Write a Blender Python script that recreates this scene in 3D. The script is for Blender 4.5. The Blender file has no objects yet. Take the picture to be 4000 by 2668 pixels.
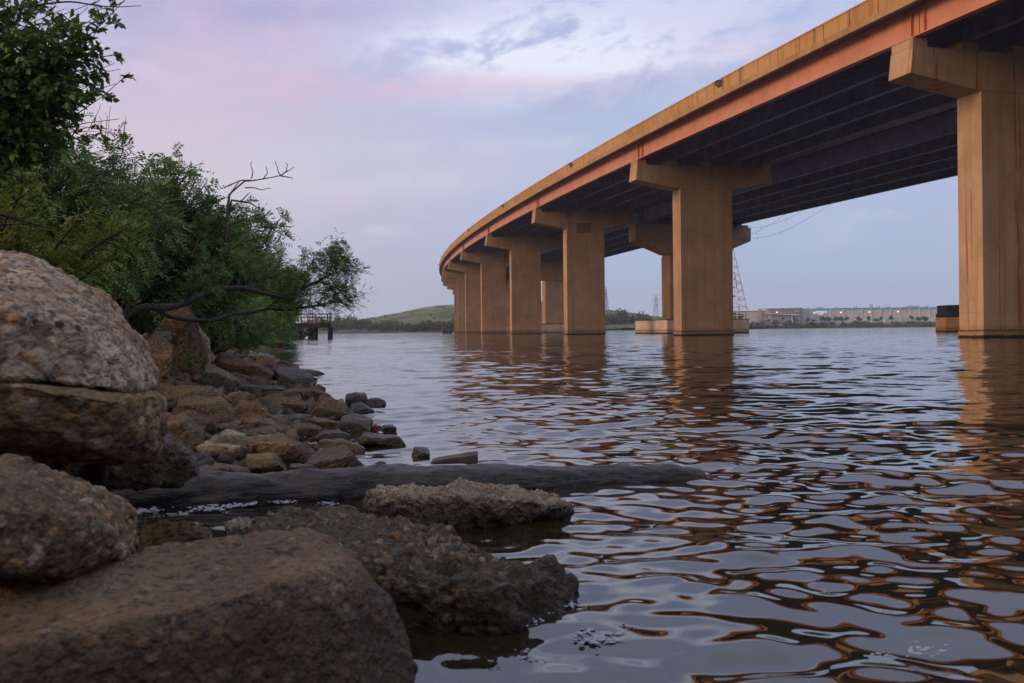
import bpy, bmesh, math, random, mathutils
import numpy as np
from mathutils import Matrix, Vector, kdtree

R = math.radians
SC = bpy.context.scene
COL = SC.collection
random.seed(7)
RNG = np.random.default_rng(7)

# ------------------------------------------------------------------ camera
F, CY, ROLL, CH = 3755.0, 1289.5, 0.01035, 0.759      # focal length in pixels of the 4000 px photograph, horizon row, roll, eye height
cam = bpy.data.cameras.new('camera')
cam.sensor_width = 36.0
cam.lens = 36.0 * F / 4000.0
cam.shift_y = -(1334.0 - CY) / 4000.0
cam.clip_start = 0.1
cam.clip_end = 20000
cam.dof.use_dof = True
cam.dof.focus_distance = 45.0
cam.dof.aperture_fstop = 9.0
cam_o = bpy.data.objects.new('camera', cam)
COL.objects.link(cam_o)
cam_o.matrix_world = Matrix.Translation((0, 0, CH)) @ Matrix.Rotation(ROLL, 4, 'Y') @ Matrix.Rotation(R(90), 4, 'X')
SC.camera = cam_o

# ------------------------------------------------------------------ colour management, sampling
SC.view_settings.view_transform = 'Standard'
SC.view_settings.look = 'None'
SC.view_settings.exposure = 0.18
SC.view_settings.gamma = 1.0
SC.render.engine = 'CYCLES'
cy = SC.cycles
cy.use_denoising = True
cy.max_bounces = 6
cy.diffuse_bounces = 3
cy.glossy_bounces = 4
cy.transmission_bounces = 3
cy.transparent_max_bounces = 6
cy.volume_bounces = 0
cy.sample_clamp_indirect = 4.0
cy.caustics_reflective = True      # sky light thrown up by the water onto the deck's underside
cy.blur_glossy = 0.6
cy.caustics_refractive = False


# ------------------------------------------------------------------ node helper
class NT:
    def __init__(self, tree):
        self.t = tree

    def n(self, kind, **kw):
        nd = self.t.nodes.new(kind)
        for k, v in kw.items():
            setattr(nd, k, v)
        return nd

    def put(self, sock, v):
        if isinstance(v, bpy.types.NodeSocket):
            self.t.links.new(v, sock)
        elif isinstance(v, (tuple, list)):
            v = tuple(v)
            n = len(sock.default_value)
            sock.default_value = (v + (1.0,))[:n] if len(v) < n else v[:n]
        else:
            sock.default_value = v

    def m(self, op, a, b=0.0, c=0.0, clamp=False):
        nd = self.n('ShaderNodeMath', operation=op, use_clamp=clamp)
        for i, v in enumerate((a, b, c)):
            self.put(nd.inputs[i], v)
        return nd.outputs[0]

    def vm(self, op, a, b=(0, 0, 0), s=None):
        nd = self.n('ShaderNodeVectorMath', operation=op)
        self.put(nd.inputs[0], a)
        self.put(nd.inputs[1], b)
        if s is not None:
            self.put(nd.inputs['Scale'], s)
        return nd.outputs['Value'] if op in ('LENGTH', 'DOT_PRODUCT', 'DISTANCE') else nd.outputs[0]

    def mix(self, f, a, b, mode='MIX'):
        nd = self.n('ShaderNodeMix', data_type='RGBA', blend_type=mode)
        self.put(nd.inputs[0], f)
        self.put(nd.inputs[6], a)
        self.put(nd.inputs[7], b)
        return nd.outputs[2]

    def noise(self, vec, scale=1.0, detail=4.0, rough=0.55, dist=0.0, color=False):
        nd = self.n('ShaderNodeTexNoise')
        if vec is not None:
            self.put(nd.inputs['Vector'], vec)
        self.put(nd.inputs['Scale'], scale)
        self.put(nd.inputs['Detail'], detail)
        self.put(nd.inputs['Roughness'], rough)
        self.put(nd.inputs['Distortion'], dist)
        return nd.outputs[1] if color else nd.outputs[0]

    def vor(self, vec, scale=1.0, feature='F1', rnd=1.0):
        nd = self.n('ShaderNodeTexVoronoi', feature=feature)
        self.put(nd.inputs['Vector'], vec)
        self.put(nd.inputs['Scale'], scale)
        self.put(nd.inputs['Randomness'], rnd)
        return nd

    def step(self, v, a, b, o0=0.0, o1=1.0):
        nd = self.n('ShaderNodeMapRange', interpolation_type='SMOOTHSTEP')
        for i, x in enumerate((v, a, b, o0, o1)):
            self.put(nd.inputs[i], x)
        return nd.outputs[0]

    def ramp(self, f, stops):
        nd = self.n('ShaderNodeValToRGB')
        e = nd.color_ramp.elements
        while len(e) < len(stops):
            e.new(0.5)
        for el, (p, c) in zip(e, stops):
            el.position = p
            el.color = (c[0], c[1], c[2], 1)
        self.put(nd.inputs[0], f)
        return nd.outputs[0]

    def xyz(self, v):
        nd = self.n('ShaderNodeSeparateXYZ')
        self.put(nd.inputs[0], v)
        return nd.outputs

    def comb(self, x, y, z):
        nd = self.n('ShaderNodeCombineXYZ')
        for i, v in enumerate((x, y, z)):
            self.put(nd.inputs[i], v)
        return nd.outputs[0]

    def pos(self):
        return self.n('ShaderNodeNewGeometry').outputs['Position']

    def bump(self, h, strength=0.5, dist=0.02):
        nd = self.n('ShaderNodeBump')
        self.put(nd.inputs['Strength'], strength)
        self.put(nd.inputs['Distance'], dist)
        self.put(nd.inputs['Height'], h)
        return nd.outputs[0]


# ------------------------------------------------------------------ world: dusk sky, sunset glow behind and to the left
SUN_TO = Vector((-0.90, -0.30, 0.27)).normalized()
world = bpy.data.worlds.new('World')
SC.world = world
world.use_nodes = True
W = NT(world.node_tree)
world.node_tree.nodes.clear()
gen = W.n('ShaderNodeTexCoord').outputs['Generated']
dx, dy, dz = W.xyz(gen)[:3]
el = W.m('MAXIMUM', dz, 0.0)
side = W.step(dx, -0.46, 0.20)
hor = W.mix(side, (0.475, 0.470, 0.555), (0.36, 0.455, 0.64))
mid = W.mix(side, (0.60, 0.535, 0.610), (0.405, 0.485, 0.690))
top = W.mix(side, (0.43, 0.405, 0.63), (0.36, 0.44, 0.70))
sky = W.mix(W.step(el, 0.0, 0.17), hor, mid)
sky = W.mix(W.step(el, 0.15, 0.36), sky, top)
zz = W.m('MAXIMUM', dz, 0.035)
px_ = W.m('DIVIDE', dx, zz)
py_ = W.m('DIVIDE', dy, zz)
rx = W.m('ADD', px_, W.m('MULTIPLY', py_, 0.35))
az = W.m('ARCTAN2', dx, dy)
tl = W.m('ADD', dz, W.m('MULTIPLY', az, -0.12))
cp = W.comb(W.m('MULTIPLY', az, 4.2), W.m('MULTIPLY', tl, 9.5), 0.3)
n1 = W.noise(cp, 0.9, 7, 0.6, 0.3)
n2 = W.noise(W.vm('ADD', cp, (7.3, 2.1, 0)), 0.62, 6, 0.58, 0.3)
n3 = W.noise(W.comb(W.m('MULTIPLY', az, 11.0), W.m('MULTIPLY', tl, 26.0), 4.0), 1.0, 7, 0.62, 0.25)
n4 = W.noise(W.comb(W.m('MULTIPLY', az, 26.0), W.m('MULTIPLY', tl, 60.0), 9.0), 1.0, 5, 0.6, 0.4)
fade = W.step(el, 0.03, 0.16)
grey = W.m('MULTIPLY', W.step(n2, 0.45, 0.72), W.m('MULTIPLY', fade, 0.75))
sky = W.mix(grey, sky, (0.345, 0.365, 0.575))
pinkm = W.m('MULTIPLY', W.step(n1, 0.50, 0.70), W.m('MULTIPLY', fade, W.m('SUBTRACT', 0.60, W.m('MULTIPLY', side, 0.45))))
sky = W.mix(pinkm, sky, (0.67, 0.505, 0.655))


wisp = W.m('MULTIPLY', W.m('MULTIPLY', W.step(n3, 0.50, 0.72), W.step(n2, 0.38, 0.60)), W.m('MULTIPLY', fade, 0.85))
sky = W.mix(wisp, sky, (0.66, 0.67, 0.79))


def blob(cx, cyy, sx, sy):
    a = W.m('DIVIDE', W.m('SUBTRACT', px_, cx), sx)
    b = W.m('DIVIDE', W.m('SUBTRACT', py_, cyy), sy)
    q = W.m('ADD', W.m('MULTIPLY', a, a), W.m('MULTIPLY', b, b))
    g = W.m('POWER', 2.718, W.m('MULTIPLY', q, -1.0))
    return W.m('MULTIPLY', g, W.m('GREATER_THAN', dz, 0.03))


for (cx, cyy, sx, sy, k, c) in ((0.14, 3.35, 0.52, 0.48, 2.4, (0.76, 0.80, 0.93)), (0.45, 3.1, 0.5, 0.4, 0.9, (0.60, 0.66, 0.84)), (0.1, 4.2, 0.5, 0.3, 0.55, (0.62, 0.66, 0.80)),
                                (-0.55, 3.92, 0.95, 0.26, 0.6, (0.70, 0.46, 0.63)), (-1.9, 4.6, 0.9, 0.35, 0.6, (0.66, 0.50, 0.62)),
                                (0.85, 3.35, 0.35, 0.3, 0.5, (0.66, 0.52, 0.70)), (-1.2, 6.4, 1.2, 0.7, 0.6, (0.62, 0.62, 0.68)),
                                (-0.4, 5.2, 0.8, 0.3, 0.5, (0.58, 0.60, 0.72)), (-0.7, 3.0, 1.0, 0.25, 0.55, (0.33, 0.31, 0.57))):
    f = W.m('MULTIPLY', blob(cx, cyy, sx, sy), W.m('MULTIPLY', W.m('MULTIPLY', W.step(n3, 0.32, 0.62), W.step(n4, 0.15, 0.60, 0.55, 1.0)), k))
    sky = W.mix(f, sky, c)
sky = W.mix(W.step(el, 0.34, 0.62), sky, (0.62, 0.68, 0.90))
gl = W.m('MAXIMUM', W.vm('DOT_PRODUCT', gen, tuple(Vector((-0.92, -0.36, 0.10)).normalized())), 0.0)
sky = W.mix(W.m('MULTIPLY', W.m('POWER', gl, 3.0), 1.0), sky, (1.30, 0.80, 0.50))
sky = W.mix(W.step(dz, -0.02, 0.0), (0.05, 0.05, 0.06), sky)
bg = W.n('ShaderNodeBackground')
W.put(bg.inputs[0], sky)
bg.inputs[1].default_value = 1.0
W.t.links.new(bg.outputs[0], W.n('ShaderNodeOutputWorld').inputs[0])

sun = bpy.data.lights.new('sun', 'SUN')
sun.energy = 2.0
sun.angle = R(18)
sun.color = (1.0, 0.70, 0.46)
sun_o = bpy.data.objects.new('sun', sun)
COL.objects.link(sun_o)
sun_o.rotation_euler = SUN_TO.to_track_quat('Z', 'Y').to_euler()


# ------------------------------------------------------------------ geometry helpers
def at(px, py, d):
    """world point that the photograph shows at (px, py), d metres ahead"""
    du, dw = px - 2000.0, CY - py
    c, s = math.cos(ROLL), math.sin(ROLL)
    return Vector(((c * du + s * dw) * d / F, d, CH + (c * dw - s * du) * d / F))


def tag(o, label=None, cat=None, group=None, kind=None):
    if label:
        o['label'] = label
    if cat:
        o['category'] = cat
    if group:
        o['group'] = group
    if kind:
        o['kind'] = kind
    return o


def empty(name, loc, label, cat, group=None, rz=0.0):
    o = bpy.data.objects.new(name, None)
    COL.objects.link(o)
    o.location = loc
    o.rotation_euler = (0, 0, rz)
    o.empty_display_size = 0.2
    tag(o, label, cat, group)
    return o


LOCAL = False      # True while a thing's parts are written in its own axes instead of world axes


def obj(name, me, m, parent=None):
    o = bpy.data.objects.new(name, me)
    COL.objects.link(o)
    if m is not None:
        me.materials.append(m)
    if parent is not None:
        o.parent = parent
        if not LOCAL and parent.type == 'EMPTY':
            o.matrix_parent_inverse = (Matrix.Translation(parent.location) @ parent.rotation_euler.to_matrix().to_4x4()).inverted()
    return o


def settle(o):
    """move a one-mesh thing's origin to the middle of its footprint"""
    me = o.data
    n = len(me.vertices)
    a = np.empty(n * 3, dtype=np.float32)
    me.vertices.foreach_get('co', a)
    a = a.reshape(-1, 3)
    c = np.array([(a[:, 0].min() + a[:, 0].max()) / 2, (a[:, 1].min() + a[:, 1].max()) / 2, a[:, 2].min()], dtype=np.float32)
    me.vertices.foreach_set('co', (a - c).ravel())
    me.update()
    o.location = tuple(float(v) for v in c)
    for ch in o.children:
        ch.matrix_parent_inverse = Matrix.Translation(o.location).inverted()
    return o


def np_mesh(name, V, Fc, smooth=False):
    """V (n,3); Fc (m,k) indices, all faces with k corners"""
    V = np.asarray(V, dtype=np.float32)
    Fc = np.asarray(Fc, dtype=np.int32)
    me = bpy.data.meshes.new(name)
    me.vertices.add(len(V))
    me.vertices.foreach_set('co', V.ravel())
    m, k = Fc.shape
    me.loops.add(m * k)
    me.loops.foreach_set('vertex_index', Fc.ravel())
    me.polygons.add(m)
    me.polygons.foreach_set('loop_start', np.arange(0, m * k, k, dtype=np.int32))
    me.polygons.foreach_set('loop_total', np.full(m, k, dtype=np.int32))
    if smooth:
        me.polygons.foreach_set('use_smooth', np.ones(m, dtype=bool))
    me.update(calc_edges=True)
    return me


class MB:
    """collects boxes, prisms and tubes of one part"""

    def __init__(self):
        self.v, self.f = [], []

    def hexa(self, p):
        b = len(self.v)
        self.v += [tuple(q) for q in p]
        for q in ((0, 3, 2, 1), (4, 5, 6, 7), (0, 1, 5, 4), (1, 2, 6, 5), (2, 3, 7, 6), (3, 0, 4, 7)):
            self.f.append(tuple(b + i for i in q))

    def box(self, x0, x1, y0, y1, z0, z1):
        self.hexa([(x0, y0, z0), (x1, y0, z0), (x1, y1, z0), (x0, y1, z0), (x0, y0, z1), (x1, y0, z1), (x1, y1, z1), (x0, y1, z1)])

    def bar(self, a, b, w, h=None, up=(0, 0, 1)):
        a, b = Vector(a), Vector(b)
        d = (b - a).normalized()
        u = Vector(up)
        if abs(d.dot(u)) > 0.98:
            u = Vector((0, 1, 0))
        s = d.cross(u).normalized()
        t = s.cross(d)
        h = h or w
        s, t = s * w / 2, t * h / 2
        self.hexa([a - s - t, a + s - t, a + s + t, a - s + t, b - s - t, b + s - t, b + s + t, b - s + t])

    def prism(self, poly, path):
        """loft: poly(frame index) gives a ring of 3-D points for each frame in path"""
        rings = [[tuple(q) for q in ring] for ring in path]
        b = len(self.v)
        k = len(rings[0])
        for r_ in rings:
            self.v += r_
        for i in range(len(rings) - 1):
            for j in range(k):
                a0 = b + i * k + j
                a1 = b + i * k + (j + 1) % k
                self.f.append((a0, a1, a1 + k, a0 + k))
        self.f.append(tuple(b + j for j in reversed(range(k))))
        self.f.append(tuple(b + (len(rings) - 1) * k + j for j in range(k)))

    def loft(self, rings):
        self.prism(None, rings)

    def tube(self, pts, rad, n=6):
        V, Q = tube_arrays([np.array([tuple(p) for p in pts])], [np.broadcast_to(np.asarray(rad, float), (len(pts),))], n)
        b = len(self.v)
        self.v += [tuple(q) for q in V]
        self.f += [tuple(int(b + i) for i in q) for q in Q]

    def build(self, name, m, parent=None, smooth=False, bevel=0.0):
        me = bpy.data.meshes.new(name)
        me.from_pydata(self.v, [], self.f)
        bm = bmesh.new()
        bm.from_mesh(me)
        bmesh.ops.recalc_face_normals(bm, faces=bm.faces)
        if bevel:
            bmesh.ops.bevel(bm, geom=[e for e in bm.edges if e.is_manifold and e.calc_face_angle(0) > 0.4], offset=bevel, segments=1, affect='EDGES')
        bm.to_mesh(me)
        bm.free()
        if smooth:
            for p in me.polygons:
                p.use_smooth = True
        return obj(name, me, m, parent)


def tube_arrays(paths, radii, n=5):
    Vs, Fs, b = [], [], 0
    ang = np.linspace(0, 2 * np.pi, n, endpoint=False)
    for P, r in zip(paths, radii):
        P = np.asarray(P, float)
        T = np.gradient(P, axis=0)
        T /= np.linalg.norm(T, axis=1, keepdims=True) + 1e-9
        ref = np.array([0.31, 0.2, 0.93])
        S = np.cross(T, ref)
        S /= np.linalg.norm(S, axis=1, keepdims=True) + 1e-9
        U = np.cross(S, T)
        ring = P[:, None, :] + np.asarray(r, float)[:, None, None] * (np.cos(ang)[None, :, None] * S[:, None, :] + np.sin(ang)[None, :, None] * U[:, None, :])
        k = len(P)
        Vs.append(ring.reshape(-1, 3))
        i = np.arange(k - 1)[:, None] * n
        j = np.arange(n)[None, :]
        j2 = (j + 1) % n
        Fs.append((b + np.stack([i + j, i + j2, i + n + j2, i + n + j], -1)).reshape(-1, 4))
        b += k * n
    return np.concatenate(Vs), np.concatenate(Fs)


# numpy value noise
def hash3(ix, iy, iz):
    h = (ix * 374761393 + iy * 668265263 + iz * 2147483647 + 1013904223).astype(np.int64) & 0xFFFFFFFF
    h = ((h ^ (h >> 13)) * 1274126177) & 0xFFFFFFFF
    h = (h ^ (h >> 16)) & 0xFFFFFFFF
    h = (h * 2246822519) & 0xFFFFFFFF
    h = h ^ (h >> 15)
    return (h & 0xFFFFFF) / float(0xFFFFFF)


def vnoise(P):
    P = np.asarray(P, float)
    I = np.floor(P).astype(np.int64)
    f = P - I
    w = f * f * f * (f * (f * 6 - 15) + 10)
    out = 0
    for a in (0, 1):
        for b in (0, 1):
            for c in (0, 1):
                k = (w[:, 0] if a else 1 - w[:, 0]) * (w[:, 1] if b else 1 - w[:, 1]) * (w[:, 2] if c else 1 - w[:, 2])
                out = out + k * hash3(I[:, 0] + a, I[:, 1] + b, I[:, 2] + c)
    return out * 2 - 1


def fbm(P, oct=4, gain=0.5, lac=2.03):
    s, a, t = 0, 1.0, 0
    for i in range(oct):
        s = s + a * vnoise(P * lac ** i + i * 17.3)
        t += a
        a *= gain
    return s / t


# ------------------------------------------------------------------ materials
def mat(name, rough=0.8, spec=0.3):
    m = bpy.data.materials.new(name)
    m.use_nodes = True
    t = NT(m.node_tree)
    b = m.node_tree.nodes['Principled BSDF']
    b.inputs['Roughness'].default_value = rough
    b.inputs['Specular IOR Level'].default_value = spec
    return m, t, b


def simple(name, col, rough=0.7, var=0.25, scale=3.0, spec=0.3, metal=0.0, bump=0.0):
    m, t, b = mat(name, rough, spec)
    p = t.pos()
    n = t.noise(p, scale, 5, 0.6)
    lo = tuple(c * (1 - var) for c in col)
    hi = tuple(min(1, c * (1 + var)) for c in col)
    t.put(b.inputs['Base Color'], t.mix(t.step(n, 0.3, 0.7), lo, hi))
    b.inputs['Metallic'].default_value = metal
    if bump:
        t.put(b.inputs['Normal'], t.bump(n, 0.6, bump))
    return m


def concrete(name, col, rust=0.0, algae=True, streak=0.5):
    m, t, b = mat(name, 0.85, 0.2)
    p = t.pos()
    x, y, z = t.xyz(p)[:3]
    st = t.noise(t.vm('MULTIPLY', p, (1.6, 1.6, 0.05)), 1.0, 5, 0.62)
    big = t.noise(p, 0.35, 4, 0.55)
    fine = t.noise(p, 14.0, 3, 0.6)
    c = t.mix(t.step(big, 0.3, 0.7), tuple(v * 0.82 for v in col), tuple(v * 1.14 for v in col))
    c = t.mix(t.m('MULTIPLY', t.step(st, 0.50, 0.72), streak), c, tuple(v * k for v, k in zip(col, (0.55, 0.48, 0.42))))
    c = t.mix(t.m('MULTIPLY', t.step(st, 0.44, 0.28), streak * 0.7), c, tuple(min(1, v * k) for v, k in zip(col, (1.25, 1.3, 1.4))))
    c = t.mix(t.m('MULTIPLY', fine, 0.18), c, tuple(v * 0.5 for v in col))
    # formwork lift lines, about 3 m apart
    lift = t.m('ABSOLUTE', t.m('SUBTRACT', t.m('FRACT', t.m('DIVIDE', t.m('ADD', z, t.m('MULTIPLY', big, 0.02)), 3.05)), 0.5))
    c = t.mix(t.m('MULTIPLY', t.step(lift, 0.006, 0.002), 0.45), c, tuple(v * 0.5 for v in col))
    blot = t.noise(t.vm('MULTIPLY', p, (1, 1, 0.6)), 0.9, 7, 0.68, 0.6)
    c = t.mix(t.m('MULTIPLY', t.step(blot, 0.50, 0.70), 0.42), c, tuple(v * k for v, k in zip(col, (0.60, 0.55, 0.50))))
    c = t.mix(t.m('MULTIPLY', t.step(blot, 0.42, 0.28), 0.35), c, tuple(min(1, v * k) for v, k in zip(col, (1.2, 1.28, 1.4))))
    if rust:
        rn = t.noise(t.vm('MULTIPLY', p, (1.0, 1.0, 0.012)), 2.3, 3, 0.7)
        brk = t.noise(t.vm('MULTIPLY', p, (3, 3, 0.7)), 1.0, 4, 0.65)
        rm = t.m('MULTIPLY', t.step(rn, 0.56, 0.64), t.m('MULTIPLY', t.step(brk, 0.34, 0.55), rust))
        c = t.mix(rm, c, (0.26, 0.075, 0.018))
    if algae:
        wv = t.m('ADD', z, t.m('MULTIPLY', t.m('SUBTRACT', t.noise(p, 2.5, 4, 0.6), 0.5), 0.16))
        w = t.m('ADD', z, t.m('MULTIPLY', t.m('SUBTRACT', t.noise(t.vm('MULTIPLY', p, (1, 1, 0.5)), 1.8, 6, 0.7), 0.5), 0.9))
        c = t.mix(t.m('MULTIPLY', t.step(w, 0.95, 0.45), 0.6), c, tuple(v * k for v, k in zip(col, (0.55, 0.42, 0.25))))
        c = t.mix(t.m('MULTIPLY', t.m('MULTIPLY', t.step(wv, 0.34, 0.42), t.step(wv, 0.53, 0.46)), 0.6), c, (0.03, 0.022, 0.012))
        c = t.mix(t.step(wv, 0.22, 0.12), c, (0.020, 0.016, 0.009))
    t.put(b.inputs['Base Color'], c)
    t.put(b.inputs['Normal'], t.bump(t.noise(p, 5.0, 6, 0.65), 0.25, 0.02))
    return m


def aggregate(name, col, scale=28.0, wet=0.0, peb=0.7, moss=0.0, bump=0.012, tide=0.08):
    """broken conglomerate concrete: sandy matrix with pebbles set in it"""
    m, t, b = mat(name, 0.85 - 0.45 * wet, 0.25 + 0.25 * wet)
    p = t.pos()
    warp = t.vm('ADD', p, t.vm('SCALE', t.vm('SUBTRACT', t.noise(p, scale * 0.5, 2, 0.5, color=True), (0.5, 0.5, 0.5)), s=0.6 / scale))
    v1 = t.vor(warp, scale)
    v2 = t.vor(warp, scale * 2.3)
    big = t.noise(p, 2.2, 5, 0.6)
    mid_ = t.noise(p, 9.0, 4, 0.6)
    base = t.mix(t.step(big, 0.3, 0.72), tuple(v * 0.72 for v in col), tuple(v * 1.25 for v in col))
    base = t.mix(t.m('MULTIPLY', t.step(mid_, 0.54, 0.74), 0.55), base, tuple(v * 0.35 for v in col))
    base = t.mix(t.m('MULTIPLY', t.step(mid_, 0.42, 0.25), 0.45), base, tuple(v * k for v, k in zip(col, (1.5, 1.5, 1.55))))
    for v, thr, kk in ((v2, 0.33, 0.8), (v1, 0.36, 1.0)):
        cr, cg, cb = t.xyz(v.outputs['Color'])[:3]
        pc = t.ramp(cr, [(0.0, (0.045, 0.030, 0.022)), (0.25, (0.13, 0.085, 0.055)), (0.5, (0.27, 0.14, 0.055)), (0.72, (0.20, 0.16, 0.13)), (1.0, (0.36, 0.27, 0.19))])
        pick = t.m('MULTIPLY', t.step(cg, 0.62 - 0.25 * peb, 0.66 - 0.25 * peb), t.step(v.outputs['Distance'], thr + 0.05, thr - 0.03))
        base = t.mix(t.m('MULTIPLY', pick, peb * kk), base, pc)
    pit = t.noise(p, scale * 0.9, 5, 0.7)
    base = t.mix(t.m('MULTIPLY', t.step(pit, 0.50, 0.36), 0.8), base, tuple(v * 0.14 for v in col))
    base = t.mix(t.m('MULTIPLY', t.step(pit, 0.60, 0.74), 0.5), base, tuple(min(0.8, v * k) for v, k in zip(col, (2.0, 2.0, 2.1))))
    pa_ = t.n('ShaderNodeAttribute', attribute_name='pebble').outputs['Fac']
    pcol = t.ramp(pa_, [(0.0, (0.035, 0.026, 0.020)), (0.25, (0.15, 0.095, 0.055)), (0.5, (0.46, 0.23, 0.075)), (0.72, (0.30, 0.24, 0.18)), (1.0, (0.62, 0.50, 0.36))])
    pcol = t.mix(0.18, pcol, tuple(v * 1.1 for v in col))
    base = t.mix(t.m('MULTIPLY', t.step(pa_, 0.01, 0.05), 0.8), base, pcol)
    if moss:
        mo = t.noise(p, 5.0, 5, 0.65)
        base = t.mix(t.m('MULTIPLY', t.step(mo, 0.5, 0.66), moss), base, (0.055, 0.060, 0.022))
    z = t.xyz(p)[2]
    wl = t.m('ADD', z, t.m('MULTIPLY', t.m('SUBTRACT', big, 0.5), 0.12))
    base = t.mix(t.m('MULTIPLY', t.step(wl, tide + 0.06, tide - 0.05), 0.78), base, (0.024, 0.017, 0.010))
    t.put(b.inputs['Base Color'], base)
    t.put(b.inputs['Roughness'], t.step(wl, tide - 0.08, tide + 0.05, 0.30, 0.85 - 0.45 * wet))
    dome = t.m('SUBTRACT', 0.6, t.m('MINIMUM', v1.outputs['Distance'], 0.6))
    dome2 = t.m('SUBTRACT', 0.6, t.m('MINIMUM', v2.outputs['Distance'], 0.6))
    h = t.m('ADD', t.m('ADD', dome, t.m('MULTIPLY', dome2, 0.5)), t.m('MULTIPLY', t.noise(p, scale * 1.5, 6, 0.7), 0.9))
    t.put(b.inputs['Normal'], t.bump(h, 0.9, bump))
    return m


def foliage(name, a, c, yellow=(0.10, 0.10, 0.015), yf=0.08, trans=0.3):
    m = bpy.data.materials.new(name)
    m.use_nodes = True
    t = NT(m.node_tree)
    m.node_tree.nodes.clear()
    g = t.n('ShaderNodeNewGeometry')
    r_ = g.outputs['Random Per Island']
    n = t.noise(g.outputs['Position'], 1.3, 3, 0.6)
    col = t.mix(r_, a, c)
    col = t.mix(t.m('MULTIPLY', t.step(n, 0.52, 0.72), 0.6), col, tuple(v * k for v, k in zip(c, (1.35, 1.15, 0.7))))
    col = t.mix(t.step(r_, 1 - yf, 1 - yf + 0.02), col, yellow)
    p = t.n('ShaderNodeBsdfPrincipled')
    t.put(p.inputs['Base Color'], col)
    p.inputs['Roughness'].default_value = 0.55
    p.inputs['Specular IOR Level'].default_value = 0.25
    tr = t.n('ShaderNodeBsdfTranslucent')
    t.put(tr.inputs[0], t.mix(0.5, col, (0.08, 0.11, 0.02)))
    mx = t.n('ShaderNodeMixShader')
    mx.inputs[0].default_value = trans
    t.t.links.new(p.outputs[0], mx.inputs[1])
    t.t.links.new(tr.outputs[0], mx.inputs[2])
    t.t.links.new(mx.outputs[0], t.n('ShaderNodeOutputMaterial').inputs[0])
    return m


def glow(name, col, k):
    m = bpy.data.materials.new(name)
    m.use_nodes = True
    b = m.node_tree.nodes['Principled BSDF']
    b.inputs['Base Color'].default_value = (*col, 1)
    b.inputs['Emission Color'].default_value = (*col, 1)
    b.inputs['Emission Strength'].default_value = k
    return m


M = {}
M['pier'] = concrete('warm_concrete', (0.35, 0.225, 0.135))
M['pier_rust'] = concrete('rust_streaked_concrete', (0.37, 0.24, 0.145), rust=0.95)
M['cap2'] = concrete('grey_tan_concrete', (0.36, 0.25, 0.17))
M['footing'] = concrete('pale_footing_concrete', (0.50, 0.42, 0.36), streak=0.12)
M['fender_concrete'] = concrete('orange_stained_concrete', (0.36, 0.19, 0.075), rust=0.8)
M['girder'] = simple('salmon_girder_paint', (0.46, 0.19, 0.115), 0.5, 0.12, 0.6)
M['dark_girder'] = simple('shaded_girder_navy', (0.155, 0.16, 0.29), 0.55, 0.25, 0.8)  # underdeck shade on the inner girders put into a navy colour
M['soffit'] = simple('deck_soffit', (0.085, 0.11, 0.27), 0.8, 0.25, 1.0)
M['pale_girder'] = simple('blue_grey_paint', (0.22, 0.25, 0.29), 0.6, 0.15, 1.0)
M['asphalt'] = simple('asphalt', (0.05, 0.05, 0.05), 0.9, 0.2, 3.0)
M['steel'] = simple('galvanised_steel', (0.20, 0.18, 0.17), 0.6, 0.25, 2.0, metal=0.3)
M['wire'] = simple('wire_metal', (0.06, 0.06, 0.07), 0.6, 0.1, 1.0)
M['bird'] = simple('dark_feathers', (0.012, 0.011, 0.012), 0.7, 0.3, 8.0)
M['timber'] = simple('weathered_timber', (0.10, 0.085, 0.07), 0.9, 0.45, 2.2, bump=0.01)
M['dark_timber'] = simple('tarred_timber', (0.022, 0.015, 0.018), 0.85, 0.4, 2.0)
M['patch'] = simple('dark_repair_mortar', (0.17, 0.085, 0.045), 0.9, 0.25, 3.0)
M['grey_edge'] = simple('darkened_edge_concrete', (0.13, 0.115, 0.11), 0.9, 0.25, 1.5)  # rear bridge edges coloured dark against sunset light coming through the gap
M['rim'] = simple('rust_brown_rim', (0.16, 0.09, 0.05), 0.8, 0.3, 2.0)
M['bracket'] = simple('grey_bracket', (0.20, 0.15, 0.11), 0.6, 0.2, 4.0)


def parapet_material():
    m, t, b = mat('ochre_parapet_concrete', 0.85, 0.2)
    p = t.pos()
    st = t.noise(t.vm('MULTIPLY', p, (1.5, 1.5, 0.10)), 1.3, 5, 0.65)
    big = t.noise(p, 0.12, 3, 0.5)
    fine = t.noise(p, 6.0, 5, 0.6)
    c = t.mix(t.step(big, 0.35, 0.65), (0.345, 0.175, 0.062), (0.42, 0.24, 0.105))
    c = t.mix(t.m('MULTIPLY', t.step(st, 0.5, 0.72), 0.8), c, (0.15, 0.07, 0.02))
    c = t.mix(t.m('MULTIPLY', t.step(fine, 0.45, 0.75), 0.35), c, (0.22, 0.12, 0.05))
    t.put(b.inputs['Base Color'], c)
    t.put(b.inputs['Normal'], t.bump(fine, 0.25, 0.02))
    return m


M['parapet'] = parapet_material()
M['slab_edge'] = concrete('slab_edge_concrete', (0.34, 0.21, 0.105), algae=False, streak=0.6)


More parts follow.
